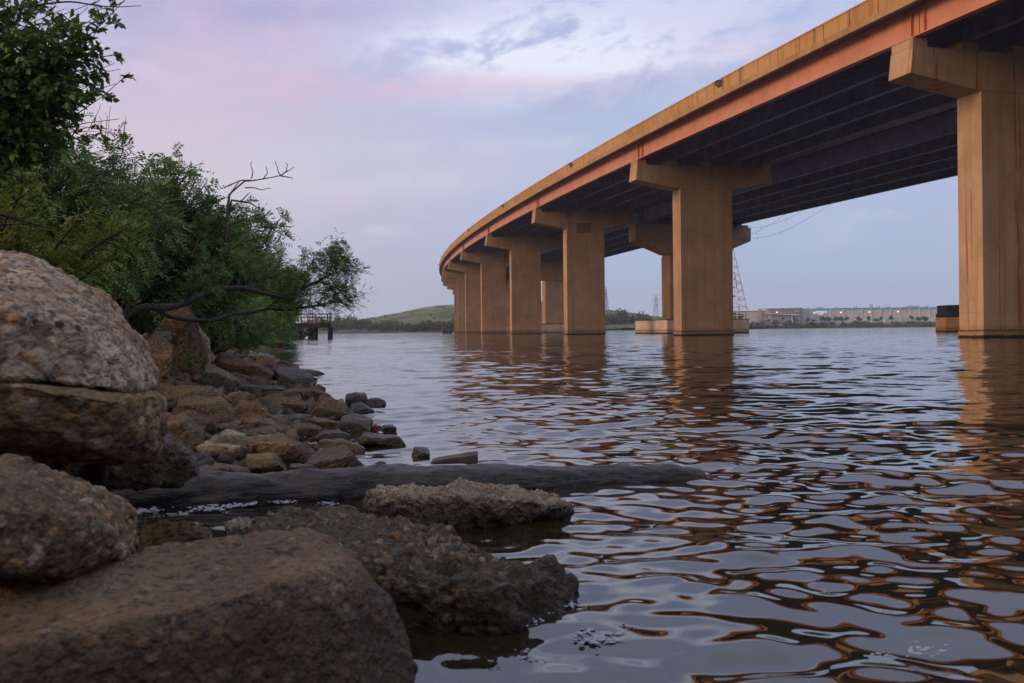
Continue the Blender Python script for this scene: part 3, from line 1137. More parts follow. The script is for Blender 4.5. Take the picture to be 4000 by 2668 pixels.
def far_wood():
    rng = np.random.default_rng(5)
    parts = []
    for i in range(95):
        px = 1180 + 600 * (i + rng.uniform(0, 1)) / 95
        d = rng.uniform(515, 575)
        ytop = np.interp(px, [1180, 1290, 1340, 1390, 1425, 1450, 1500, 1600, 1700, 1780], [1246, 1242, 1238, 1240, 1236, 1249, 1256, 1258, 1254, 1246]) + rng.uniform(-2, 9)
        base = at(px, 1300, d)
        top = at(px, ytop, d)
        h = max(2.5, top.z) * rng.uniform(0.95, 1.22)
        r = rng.uniform(2.2, 4.2)
        parts.append(cloud((base.x, d, h * 0.52), (r, r, h * 0.52), 330, 0.75, rng, 10))
    for i in range(150):
        x = rng.uniform(-240, 10)
        up = rng.uniform(0.05, 0.95) ** 1.4
        hz = float(np.interp(x, [-260, -150, -118, -92, -80, -62, -50, 0], [2, 5.5, 10.5, 15, 17.6, 20.6, 21.2, 22]))
        r = rng.uniform(0.7, 2.2) * (1.3 - up)
        parts.append(cloud((x, 575 + 215 * up, hz * up ** 0.9 + 0.8 + r * 0.5), (r * 1.5, r * 1.3, r), 70, 0.55, rng, 5))
    V, Q = merge(parts)
    tag(obj('woodland', np_mesh('woodland', V, Q), M['far_leaf']), 'dark green wood along the far left shore below the grassy hill', 'woodland', kind='stuff')


far_wood()


def reeds():
    rng = np.random.default_rng(6)
    n = 26000
    X = np.concatenate([rng.uniform(20, 110, 5000), rng.uniform(105, 330, n - 5000)])
    fr_ = np.interp(X, [18, 60, 140, 240, 420], [790, 760, 620, 570, 560])
    off = rng.uniform(0.5, 14, len(X))
    Y = fr_ + off
    hgt = rng.uniform(1.3, 2.5, len(X)) * np.clip(0.75 + 0.45 * np.sin(X * 0.21) + 0.25 * np.sin(X * 0.67), 0.45, 1.3)
    B = np.stack([X, Y, np.interp(off, [0, 3, 9, 30], [0.0, 0.3, 0.85, 1.2])], 1)
    D = np.stack([rng.normal(0, 0.22, len(X)), rng.normal(0, 0.2, len(X)), np.ones(len(X))], 1)
    N = rng.normal(0, 1, (len(X), 3))
    V, Q = leaf_arrays(B, D, N, hgt, rng.uniform(0.25, 0.55, len(X)), False)
    tag(obj('reeds', np_mesh('reeds', V, Q), M['reed']), 'band of green reeds along the far right waterline', 'reeds', kind='stuff')


reeds()

# trees on the far right shore, left of the grey capped pier
for i, (px, yt, rx_) in enumerate(((2350, 1222, 34), (2395, 1216, 36), (2432, 1196, 34), (2470, 1226, 28), (2512, 1215, 32), (2452, 1240, 30), (2375, 1240, 26), (2540, 1238, 18))):
    small_tree(px, yt, 1287, rx_, 600 + 6 * i, ['dark tree rising just right of the patched pier', 'rounded dark tree second from the patched pier', 'tallest tree on the far shore between the two piers',
               'low dark tree right of the tallest far shore tree', 'rounded tree nearest the pale footing box', 'low bush under the tallest far shore tree', 'bush at the foot of the patched pier on the far shore',
               'small tree just before the small power pylon'][i], 'trees on the far shore between the piers', M['far_leaf'], 900, 40 + i, trunk=0.05, lumps=14, L=0.9)

# ------------------------------------------------------------------ warehouse
M['panel'] = simple('pale_wall_panel', (0.46, 0.42, 0.41), 0.8, 0.06, 0.3)
M['panel_low'] = simple('grey_lower_panel', (0.38, 0.37, 0.38), 0.8, 0.08, 0.3)
M['office'] = simple('grey_office_panel', (0.165, 0.155, 0.165), 0.7, 0.12, 0.5)
M['blue'] = simple('sky_blue_band', (0.07, 0.40, 0.70), 0.6, 0.05, 0.3)
M['white_metal'] = simple('white_metal', (0.60, 0.58, 0.58), 0.5, 0.06, 1.0)
M['dark_glass'] = simple('dark_glazing', (0.03, 0.03, 0.035), 0.15, 0.2, 0.8, spec=0.6)
M['window_strip'] = simple('pale_window_strip', (0.40, 0.36, 0.35), 0.5, 0.1, 0.5)
M['lamp'] = glow('lit_wall_lamp', (1.0, 0.78, 0.42), 1.1)
M['sign'] = glow('lit_white_sign', (0.85, 0.85, 0.88), 0.35)
M['roof_unit'] = simple('roof_unit_metal', (0.33, 0.32, 0.34), 0.6, 0.15, 0.8)
M['stack'] = simple('dark_stack', (0.07, 0.07, 0.09), 0.6, 0.15, 0.8)
DW = 790.0


def c5(x, y):
    return 3100 + 0.2977 * x, 1150 + 0.2977 * y


def cg(x, y):
    return 2960 + 0.0851 * x, 1190 + 0.0851 * y


def panel(mb, cf, x0, y0, x1, y1, d, thick):
    """box whose front face covers the crop rectangle at distance d"""
    a = at(*cf(x0, (y0 + y1) / 2), d)
    b = at(*cf(x1, (y0 + y1) / 2), d)
    zt = at(*cf((x0 + x1) / 2, y0), d).z
    zb_ = at(*cf((x0 + x1) / 2, y1), d).z
    mb.box(a.x, b.x, d, d + thick, zb_, zt)


def one(name, cf, r, d, thick, m, parent):
    mb = MB()
    panel(mb, cf, *r, d, thick)
    return mb.build(name, m, parent)


w0 = at(*c5(116, 300), DW)
wh = empty('warehouse', (w0.x + 80, DW + 40, 0), 'long pale warehouse with a sky blue band and a lit lettered sign', 'warehouse')
a, b = at(*c5(116, 190), DW).x, at(*c5(3100, 190), DW).x
xa = at(*c5(590, 190), DW).x
mb = MB()
mb.box(a, b, DW, DW + 120, 7.3, 14.1)
wl = mb.build('wall', M['panel'], wh)
mb = MB()
mb.box(a, b, DW + 0.004, DW + 119.99, 1.0, 7.298)
mb.build('lower_wall', M['panel_low'], wh)
mb = MB()
mb.box(a, xa, DW - 0.06, DW + 120, 14.102, 15.9)
mb.box(xa + 0.002, b, DW - 0.05, DW + 120, 14.0, 15.45)
mb.build('blue_band', M['blue'], wh)
mb = MB()
mb.box(a - 0.1, b, DW - 0.25, DW + 120, 15.902, 16.05)
mb.build('roof', M['white_metal'], wh)
for x in (240, 485, 648, 770, 895, 1018, 1143, 1270, 1395, 1525, 1650, 1780, 1905, 2030):
    p = at(*c5(x, 250), DW)
    mb = MB()
    mb.box(p.x - 0.22, p.x + 0.22, DW - 0.45, DW - 0.065, 1.5, 15.3)
    mb.box(p.x - 0.7, p.x + 0.7, DW - 0.6, DW - 0.07, 14.9, 15.5)
    mb.build('downpipe', M['white_metal'], wh)
for x, y in ((270, 243), (620, 237), (992, 231), (1368, 226)):
    p = at(*c5(x, y), DW)
    mb = MB()
    mb.box(p.x - 0.5, p.x + 0.5, DW - 0.6, DW - 0.065, p.z - 0.45, p.z + 0.45)
    mb.build('wall_lamp', M['lamp'], wh)
for x, y in ((152, 238), (682, 230), (1180, 221), (1432, 217), (1688, 213), (927, 225)):
    one('vent', c5, (x - 15, y - 4, x + 15, y + 4), DW - 0.1, 0.09, M['dark_girder'] if x != 927 else M['lamp_dim'] if 'lamp_dim' in M else M['dark_girder'], wh)
for x in (205, 745, 1240, 1495, 1750):
    one('louvre', c5, (x - 12, 215, x + 12, 232), DW - 0.08, 0.07, M['panel_low'], wh)
for x0_, x1_, y0_, mm in ((785, 815, 320, 'white_metal'), (915, 950, 320, 'white_metal'), (1170, 1200, 318, 'white_metal'), (1300, 1325, 312, 'roof_unit'), (1415, 1455, 310, 'roof_unit'), (1800, 1840, 306, 'white_metal')):
    one('door', c5, (x0_, y0_, x1_, 372), DW - 0.12, 0.11, M[mm], wh)
for x in (138, 818, 1237):
    p = at(*c5(x, 300), DW)
    mb = MB()
    mb.tube([(p.x, DW - 8, 1), (p.x, DW - 8, 12.5)], 0.13, 6)
    lp = mb.build('lamp_post', M['stack'], None)
    tag(lp, 'dark lamp post standing before the pale warehouse wall' if x != 138 else 'dark lamp post at the corner of the grey office block', 'lamp post', 'lamp posts by the warehouse')
    settle(lp)
for x0_, y0_, x1_, y1_ in ((295, 170, 388, 184), (550, 166, 580, 184), (645, 172, 700, 184), (815, 157, 833, 184), (1110, 150, 1130, 180), (1225, 158, 1275, 180), (1465, 157, 1525, 178), (1527, 147, 1650, 178), (1745, 140, 1768, 176), (183, 168, 201, 186)):
    mb = MB()
    panel(mb, c5, x0_, y0_, x1_, y1_ + 12, DW + 14, 6)
    mb.build('roof_unit', M['roof_unit'], wh)
for x in (1003, 1029):
    p = at(*c5(x, 124), DW + 12)
    mb = MB()
    mb.tube([(p.x, DW + 12, 14), (p.x, DW + 12, p.z)], 0.34, 10)
    mb.build('chimney', M['stack'], wh)
# lit lettering with its curved arrow underline
cu = bpy.data.curves.new('lettering', 'FONT')
cu.body = 'amazon'
cu.size = 1.0
cu.offset = 0.008
cu.extrude = 0.06
cu.space_character = 0.98
tmp = bpy.data.objects.new('lettering', cu)
COL.objects.link(tmp)
bpy.context.view_layer.update()
tm = bpy.data.meshes.new_from_object(tmp.evaluated_get(bpy.context.evaluated_depsgraph_get()))
bpy.data.objects.remove(tmp)
co = np.empty(len(tm.vertices) * 3, dtype=np.float32)
tm.vertices.foreach_get('co', co)
co = co.reshape(-1, 3)
pa, pb = at(*c5(288, 243), DW), at(*c5(437, 217), DW)
mn, mx_ = co.min(0), co.max(0)
sx_ = (pb.x - pa.x) / (mx_[0] - mn[0])
n_ = np.empty_like(co)
n_[:, 0] = pa.x + (co[:, 0] - mn[0]) * sx_
n_[:, 2] = pa.z + (co[:, 1]) * sx_ * 1.05
n_[:, 1] = DW - 0.35 - co[:, 2] * sx_ * 0.5
tm.vertices.foreach_set('co', n_.ravel())
tm.update()
tm.name = 'sign_lettering'
sg = obj('sign_lettering', tm, M['sign'], wh)
mb = MB()
pts_ = [at(*c5(x, y), DW) for x, y in ((304, 247), (316, 255), (332, 260), (350, 261.5), (366, 259), (378, 254), (384, 249))]
wd = (0.12, 0.26, 0.36, 0.42, 0.40, 0.34, 0.2)
mb.loft([[(p.x, DW - 0.5, p.z - w_), (p.x, DW - 0.2, p.z - w_), (p.x, DW - 0.2, p.z + w_), (p.x, DW - 0.5, p.z + w_)] for p, w_ in zip(pts_, wd)])
ar = [at(*c5(x, y), DW) for x, y in ((370, 246), (389, 243), (386, 258), (382, 249.5))]
mb.hexa([(ar[0].x, DW - 0.55, ar[0].z), (ar[3].x, DW - 0.55, ar[3].z), (ar[2].x, DW - 0.55, ar[2].z), (ar[1].x, DW - 0.55, ar[1].z),
         (ar[0].x, DW - 0.25, ar[0].z), (ar[3].x, DW - 0.25, ar[3].z), (ar[2].x, DW - 0.25, ar[2].z), (ar[1].x, DW - 0.25, ar[1].z)])
mb.build('sign_arrow', M['sign'], wh)

# grey office block joined to it
DG = 778.0
g0 = at(*cg(1100, 600), DG)
ofc = empty('office_building', (g0.x, DG + 8, 0), 'grey panelled office block with a sloping canopy and a gridded glass wall', 'office')
mb = MB()
gx0, gx1 = at(*cg(185, 500), DG).x, at(*cg(2045, 500), DG).x
zl, zr = at(*cg(185, 185), DG).z, at(*cg(2045, 140), DG).z
mb.hexa([(gx0, DG, 1), (gx1, DG, 1), (gx1, DG + 12, 1), (gx0, DG + 12, 1), (gx0, DG, zl), (gx1, DG, zr), (gx1, DG + 12, zr), (gx0, DG + 12, zl)])
mb.build('wall', M['office'], ofc)
for r_ in ((285, 315, 545, 368), (290, 448, 495, 520), (295, 598, 530, 695), (1660, 285, 1925, 328), (1665, 440, 1925, 480), (1700, 585, 1930, 840)):
    one('window', cg, r_, DG - 0.08, 0.075, M['window_strip'], ofc)
for r_ in ((1660, 268, 1925, 284), (1665, 424, 1925, 438), (1680, 565, 1930, 583), (880, 368, 1320, 384)):
    one('shadow_gap', cg, r_, DG - 0.05, 0.045, M['dark_girder'], ofc)  # shade of the facade gaps drawn as thin dark strips proud of the wall
for r_ in ((188, 200, 262, 218), (188, 226, 460, 254)):
    mb = MB()
    x = r_[0]
    k = 0
    while x < r_[2] - 8:
        hh = (0, 4, 2, 6, 1)[k % 5]
        panel(mb, cg, x, r_[1] + hh, x + 13, r_[3], DG - 0.2, 0.15)
        x += 19
        k += 1
    mb.build('small_sign', M['sign'], ofc)
one('lamp', cg, (840, 325, 930, 365), DG - 0.3, 0.25, M['lamp'], ofc)
gl_ = one('glass_wall', cg, (620, 478, 1555, 840), DG - 3.0, 0.2, M['dark_glass'], ofc)
mb = MB()
for i in range(14):
    x = 620 + i * 72
    panel(mb, cg, x - 5, 470, x + 5, 840, DG - 3.15, 0.14)
for i in range(9):
    y = 495 + i * 40
    panel(mb, cg, 620, y - 4, 1555, y + 4, DG - 3.2, 0.045)
mb.build('mullions', M['white_metal'], gl_)
for x0_, x1_ in ((505, 540), (598, 626), (1553, 1605)):
    one('pillar', cg, (x0_, 425, x1_, 840), DG - 3.4, 0.3, M['white_metal'], ofc)
c0, c1 = at(*cg(400, 402), DG - 4), at(*cg(1770, 478), DG - 4)
mb = MB()
mb.hexa([(c0.x, DG - 5.5, c0.z - 0.25), (c1.x, DG - 5.5, c1.z - 0.25), (c1.x, DG - 0.09, c1.z - 0.25), (c0.x, DG - 0.09, c0.z - 0.25),
         (c0.x, DG - 5.5, c0.z + 0.2), (c1.x, DG - 5.5, c1.z + 0.2), (c1.x, DG - 0.09, c1.z + 0.2), (c0.x, DG - 0.09, c0.z + 0.2)])
mb.build('canopy', M['white_metal'], ofc)

# low annex to the left
DA = 800.0
ax0, ax1 = at(2840, 1235, DA).x, at(2974.5, 1235, DA).x
an = empty('warehouse', ((ax0 + ax1) / 2, DA + 30, 0), 'low pale warehouse left of the grey office block behind the lattice tower', 'warehouse')
za = at(2930, 1218.5, DA).z
mb = MB()
mb.box(ax0, ax1, DA, DA + 60, 1, za)
mb.build('wall', M['panel'], an)
mb = MB()
mb.box(ax0 - 0.2, ax1 - 0.01, DA - 0.3, DA + 60, za + 0.002, za + 0.9)
mb.build('roof', M['office'], an)
for px in (2912.5,):
    p = at(px, 1230, DA)
    mb = MB()
    mb.box(p.x - 0.3, p.x + 0.3, DA - 0.3, DA - 0.01, 1, za)
    mb.build('downpipe', M['office'], an)
one('ledge', lambda x, y: (x, y), (2948, 1237, 2974, 1238.2), DA - 0.1, 0.09, M['stack'], an)

# trees standing before the warehouse
TB = [(183, 305, 365, 28, 140, 'thin sapling just right of the grey office block'), (260, 332, 365, 20, 120, 'small round bush beside the thin sapling'),
      (375, 280, 368, 55, 600, 'broad spreading dark tree under the lit lettering'), (455, 285, 368, 50, 520, 'dark tree overlapping the right side of the broad spreading tree'),
      (560, 292, 368, 48, 520, 'dense dark tree right of the lit lettering'), (630, 292, 366, 40, 450, 'rounded tree next to the dense dark tree'),
      (697, 286, 355, 25, 260, 'small clipped tree on a thin trunk beside the dense trees'), (842, 280, 360, 24, 320, 'upright green tree under the first roof stack gap'),
      (872, 312, 362, 20, 200, 'low bush leaning on an upright green tree'), (988, 282, 358, 25, 320, 'upright green tree below the two dark chimneys'),
      (1080, 318, 368, 46, 300, 'wide low bushy tree between two upright trees'), (1147, 284, 360, 19, 260, 'narrow upright tree beside a white door'),
      (1278, 272, 358, 25, 330, 'tall upright green tree near the middle of the pale wall'), (1548, 272, 355, 24, 320, 'upright tree left of the largest dark bushes'),
      (1650, 280, 372, 42, 480, 'dark bushy tree near the timber fender'), (1730, 268, 372, 52, 560, 'spreading tree beside the timber fender'),
      (40, 318, 368, 32, 220, 'sparse tree before the right end of the grey office block')]
for i, (x, yt, yb, rx_, n_, lb) in enumerate(TB):
    p0, p1 = c5(x, yt), c5(x, yb)
    small_tree(p0[0], p0[1], p1[1], rx_ * 0.2977, 730 + (i % 5) * 6, lb, 'trees before the warehouse', M['far_leaf'] if n_ > 400 else M['far_leaf_light'], n_, 100 + i, trunk=0.22, lumps=9, L=0.8)
for i, (x, yt, yb, rx_, m_, lb) in enumerate(((1650, 515, 760, 42, 'far_leaf', 'dark columnar tree right of the glass wall'), (1150, 550, 800, 62, 'autumn', 'orange and green columnar tree before the glass wall'),
                                              (1800, 660, 830, 70, 'far_leaf_light', 'small pale tree right of the dark columnar tree'), (760, 690, 840, 130, 'far_leaf', 'low dark hedge under the left of the glass wall'),
                                              (1420, 690, 850, 110, 'far_leaf', 'low dark hedge under the right of the glass wall'), (520, 640, 830, 60, 'far_leaf', 'dark shrub at the left end of the glass wall'),
                                              (2300, 600, 830, 70, 'far_leaf_light', 'pale sapling at the corner of the grey office block'))):
    M.setdefault('autumn', foliage('autumn_leaves', (0.06, 0.075, 0.02), (0.14, 0.085, 0.025), (0.2, 0.08, 0.02), 0.3, 0.2))
    p0, p1 = cg(x, yt), cg(x, yb)
    small_tree(p0[0], p0[1], p1[1], rx_ * 0.0851, 745 + 3 * i, lb, 'trees before the office block', M[m_], 320, 150 + i, trunk=0.1, L=0.7)
rngb = np.random.default_rng(77)
for i in range(16):
    px = 2925 + i * 47 + rngb.uniform(-14, 14)
    small_tree(px, 1251 + rngb.uniform(0, 7) - (px - 2925) * 0.002, 1279 - (px - 2925) * 0.008, rngb.uniform(14, 30), 592 + 3 * (i % 4), 'low dark bush in the hedge above the far reeds', 'bushes above the far reeds', M['far_leaf'], 320, 300 + i, name='bush', trunk=0.02, L=0.6)['category'] = 'bush'

# ------------------------------------------------------------------ lattice tower, pylons, wires, birds
M['tower'] = simple('pale_red_grey_tower_steel', (0.42, 0.35, 0.34), 0.6, 0.15, 0.2)


def lattice(name, label, px, pybase, pytop, half_px, d, levels, m, wleg, wbr, rot, group=None, top_frac=0.03, arms=()):
    b0, t0 = at(px, pybase, d), at(px, pytop, d)
    hb = half_px * d / F
    H_ = t0.z - b0.z
    root = empty(name, (b0.x, d, b0.z), label, 'pylon', group)

    def corner(i, f):
        a_ = rot + math.pi / 4 + i * math.pi / 2
        r_ = hb * 1.414 * (1 - f) + hb * top_frac * f
        return Vector((b0.x + r_ * math.cos(a_), d + r_ * math.sin(a_), b0.z - 2.5 * (f == 0) + H_ * f))
    for i in range(4):
        mb_ = MB()
        mb_.bar(corner(i, 0), corner(i, 1), wleg)
        mb_.build('leg', m, root)
    mb_ = MB()
    for k_ in range(len(levels)):
        f = levels[k_]
        for i in range(4):
            mb_.bar(corner(i, f), corner((i + 1) % 4, f), wbr)
            if k_ + 1 < len(levels):
                g = levels[k_ + 1]
                mb_.bar(corner(i, f), corner((i + 1) % 4, g), wbr * 0.8)
                mb_.bar(corner((i + 1) % 4, f), corner(i, g), wbr * 0.8)
    mb_.build('bracing', m, root)
    for f, half in arms:
        z = b0.z + H_ * f
        mb_ = MB()
        mb_.bar((b0.x - half, d, z), (b0.x + half, d, z), wbr)
        mb_.bar((b0.x - half, d, z), (b0.x, d, z + half * 0.35), wbr * 0.8)
        mb_.bar((b0.x + half, d, z), (b0.x, d, z + half * 0.35), wbr * 0.8)
        for q in (-1, 1):
            mb_.bar((b0.x + q * half, d, z), (b0.x + q * half, d, z - 1.0), wbr)
        mb_.build('crossarm', m, root)
    return corner, H_, b0


DT = 560.0
lev = [0.02, 0.085, 0.145, 0.21, 0.275, 0.335, 0.395, 0.46, 0.53, 0.60, 0.68, 0.76, 0.84, 0.92]
corner, HT, tb = lattice('lattice_tower', 'tall lattice power tower with perched birds, half hidden by the broad tan pier', 2815, 1243, 742, 80, DT, lev, M['tower'], 0.42, 0.17, 0.35)
small = lattice('power_pylon', 'small three armed power pylon on the far shore between two piers', 2563, 1246, 1152, 10.5, 1100, [0.05, 0.2, 0.33, 0.45, 0.56, 0.66, 0.75, 0.83, 0.9], M['tower'], 0.32, 0.18, 0.2, None, 0.35, ((0.60, 4.2), (0.74, 5.0), (0.87, 4.0), (0.985, 5.2)))
lattice('radio_mast', 'thin dark mast just right of the patched pier above far trees', 2368, 1226, 1120, 9, 900, [0.05, 0.2, 0.35, 0.5, 0.65, 0.8, 0.92], M['stack'], 0.26, 0.13, 0.5, None, 0.04, ((0.28, 1.6), (0.35, 1.2)))
mb = MB()
for q in (-0.5, 0.5):
    b0 = at(2872 + q * 30, 1240, 640)
    mb.tube([(b0.x, 640, 0), (b0.x, 640, at(2872, 1190, 640).z)], 0.3, 6)
mb.bar((at(2857, 1200, 640).x, 640, at(2857, 1200, 640).z), (at(2890, 1200, 640).x, 640, at(2890, 1200, 640).z), 0.3)
sw = mb.build('utility_pole', M['stack'], None)
tag(sw, 'dark twin post utility frame at the foot of the lattice tower', 'utility pole')
settle(sw)
for i, (px, yt, rx_) in enumerate(((2868, 1216, 16), (2892, 1224, 16), (2845, 1222, 18))):
    small_tree(px, yt, 1250, rx_, 600, ['bush left under the lattice tower', 'bush right under the lattice tower', 'bush at the pier edge under the lattice tower'][i], 'bushes under the lattice tower', M['far_leaf'], 300, 420 + i, name='bush', trunk=0.03, L=0.8)

bird_me = None
rngq = np.random.default_rng(9)


def bird_mesh():
    V, Q = [], []
    prof = [(-0.10, -0.42, 0.02), (-0.05, -0.30, 0.06), (0.0, -0.12, 0.13), (0.02, 0.08, 0.15), (0.03, 0.24, 0.10), (0.05, 0.33, 0.055), (0.09, 0.42, 0.06), (0.13, 0.47, 0.05), (0.24, 0.47, 0.012)]
    mb_ = MB()
    mb_.tube([(x, 0, z + 0.42) for x, z, r_ in prof], [r_ for x, z, r_ in prof], 8)
    mb_.bar((-0.02, 0.05, 0.2), (0.0, 0.05, -0.02), 0.03)
    mb_.bar((-0.02, -0.05, 0.2), (0.0, -0.05, -0.02), 0.03)
    return mb_


spots = [(2, f) for f in (0.475, 0.43, 0.372, 0.34, 0.318, 0.300, 0.28, 0.262, 0.222, 0.158, 0.142)]
bm_ = bird_mesh()
b_proto = bm_.build('bird', M['bird'], None, True)
b_list = []
for px, py in ((2857.9, 1009), (2861, 1026), (2868, 1069), (2872, 1082.5), (2873, 1092), (2875, 1100), (2876, 1109), (2877.5, 1117), (2882, 1141), (2886, 1167), (2887, 1174.5),
               (2860, 1061), (2868, 1092), (2863, 1125.5), (2869, 1125.5), (2876, 1125), (2859, 1160), (2864, 1159.5), (2867, 1160), (2872, 1160)):
    b_list.append(at(px, py + 3.0, DT - 5))
for i, p in enumerate(b_list):
    o = b_proto if i == 0 else b_proto.copy()
    if i:
        COL.objects.link(o)
    o.location = p
    o.rotation_euler = (0, 0, rngq.uniform(0, 6.28))
    o.scale = (1.7,) * 3
    tag(o, 'dark waterbird perched on the lattice tower beside the broad tan pier', 'bird', 'birds on the lattice tower')


def cw(x, y):
    return 2400 + 0.3828 * x, 550 + 0.3828 * y


def wire(label, pts, marks):
    P = [at(*cw(x, y), 540) for x, y in pts]
    c_ = P[len(P) // 2]
    root = empty('power_line', c_, label, 'power line', 'wires hanging behind the bridge')
    # smooth it
    A = np.array([tuple(p) for p in P])
    tt = np.linspace(0, len(A) - 1, 60)
    k_ = np.arange(len(A))
    C_ = np.stack([np.interp(tt, k_, A[:, i]) for i in range(3)], 1)
    for _ in range(12):
        C_[1:-1] = (C_[:-2] + 2 * C_[1:-1] + C_[2:]) / 4
    mb_ = MB()
    mb_.tube(C_, 0.075, 4)
    mb_.build('cable', M['wire'], root)
    for x, y in marks:
        p = at(*cw(x, y), 540)
        mb_ = MB()
        mb_.loft([[(p.x + 0.28 * math.cos(q) * s_, 540 + 0.28 * math.sin(q) * s_, p.z + z) for q in (0, 1.57, 3.14, 4.71)] for s_, z in ((1.0, -0.3), (0.12, 0.45))])
        mb_.tube([(p.x, 540, p.z + 0.4), (p.x, 540, p.z + 1.6)], 0.04, 4)
        mb_.build('marker', M['wire'], root)


wire('steepest of the three thin wires under the rear bridge edge', [(1085, 1060), (1220, 1015), (1365, 963), (1450, 932), (1590, 857), (1735, 757), (1950, 600), (2250, 370), (2700, 10)], [(1452, 948)])
wire('upper sagging thin wire under the rear bridge edge', [(1085, 840), (1180, 865), (1290, 878), (1400, 883), (1500, 880), (1620, 850), (1750, 805), (1915, 715), (2200, 560), (2700, 240)], [(1497, 890), (1754, 818)])
wire('lowest sagging thin wire, longest of those right of the broad pier', [(1085, 965), (1200, 980), (1360, 992), (1450, 993), (1600, 970), (1740, 920), (1900, 840), (2210, 650), (2500, 450), (2900, 150)], [(1460, 1006), (1710, 948)])
wire('thin wire climbing right of the small pylon', [(400, 1730), (450, 1640), (500, 1560), (540, 1490), (590, 1400)], [])

#@@ROCKS-BEGIN
# ------------------------------------------------------------------ rocks
M['rock_tan'] = aggregate('tan_conglomerate', (0.126, 0.083, 0.040), 34, 0.0, 0.6)
M['rock_brown'] = aggregate('brown_conglomerate', (0.124, 0.079, 0.041), 34, 0.0, 0.8)
M['rock_orange'] = aggregate('orange_sandstone_rubble', (0.124, 0.070, 0.030), 36, 0.0, 0.5)
M['rock_dark'] = aggregate('dark_wet_and_shade_rock', (0.054, 0.045, 0.030), 40, 0.45, 0.45, 0.25)
M['rock_pale'] = aggregate('pale_slab', (0.344, 0.280, 0.161), 40, 0.0, 0.35)
M['rock_grey'] = aggregate('grey_slab', (0.121, 0.105, 0.073), 40, 0.1, 0.4)
M['rock_red'] = simple('red_brick_rubble', (0.12, 0.035, 0.025), 0.8, 0.35, 14.0, bump=0.01)
M['rock_moss'] = aggregate('mossy_ochre_rock', (0.163, 0.111, 0.033), 40, 0.2, 0.5, 0.6)
M['boulder'] = aggregate('near_pebbly_concrete', (0.586, 0.440, 0.294), 34, 0.0, 0.95, bump=0.03)
M['boulder_low'] = aggregate('near_pebbly_dark_concrete', (0.285, 0.185, 0.085), 36, 0.0, 0.95, bump=0.03, tide=0.42)
M['boulder_fore'] = aggregate('near_brown_concrete', (0.203, 0.136, 0.074), 48, 0.05, 0.75, bump=0.022, tide=0.27)
M['rock_wetgrey'] = aggregate('awash_pale_rock', (0.355, 0.297, 0.201), 60, 0.4, 0.7, 0.1, bump=0.015)
M['rock_fore_dark'] = aggregate('rough_dark_mossy_rock', (0.092, 0.073, 0.040), 46, 0.25, 0.7, 0.45, bump=0.025, tide=0.12)

_ico = {}


def ico(sub):
    if sub not in _ico:
        bm = bmesh.new()
        bmesh.ops.create_icosphere(bm, subdivisions=sub, radius=1.0)
        V = np.array([v.co[:] for v in bm.verts])
        Q = np.array([[v.index for v in f.verts] for f in bm.faces])
        bm.free()
        _ico[sub] = (V, Q)
    return _ico[sub]


def vnormals(V, Q):
    fn = np.cross(V[Q[:, 1]] - V[Q[:, 0]], V[Q[:, 2]] - V[Q[:, 0]])
    N = np.zeros_like(V)
    for i in range(3):
        np.add.at(N, Q[:, i], fn)
    return unit(N)


def pebbles(V, Q, count, rmin, rmax, rng, bare_top=False):
    """raise pebbles out of the surface; returns moved vertices, an id and a height per vertex"""
    N = vnormals(V, Q)
    kd = kdtree.KDTree(len(V))
    for i, v in enumerate(V):
        kd.insert(v, i)
    kd.balance()
    pid = np.zeros(len(V))
    hgt = np.zeros(len(V))
    seeds = rng.integers(0, len(V), count)
    for i in seeds:
        if bare_top and N[i][2] > 0.6 and rng.uniform() > 0.07:      # trowelled face: few pebbles show
            continue
        r = rmin + (rmax - rmin) * rng.uniform(0, 1) ** 2.2
        e = rng.uniform(0.6, 1.0)
        val = rng.uniform(0.05, 1.0)
        n_i = N[i]
        ax = np.cross(n_i, rng.normal(0, 1, 3))
        ax = ax / (np.linalg.norm(ax) + 1e-9)
        lift = rng.uniform(0.12, 0.42)
        for co_, j, d in kd.find_range(V[i], r):
            dv = V[j] - V[i]
            q = (d * d + (1 / (e * e) - 1) * float(np.dot(dv, ax)) ** 2) / (r * r)
            if q < 1:
                h = lift * r * math.sqrt(1 - q)
                if h > hgt[j]:
                    hgt[j] = h
                    pid[j] = val
    return V + N * hgt[:, None], pid


def pebble_mesh(name, V, Q, count, rmin, rmax, seed, bare_top=False):
    V, pid = pebbles(V, Q, count, rmin, rmax, np.random.default_rng(seed), bare_top)
    me = np_mesh(name, V, Q, True)
    a_ = me.attributes.new('pebble', 'FLOAT', 'POINT')
    a_.data.foreach_set('value', pid.astype(np.float32))
    return me


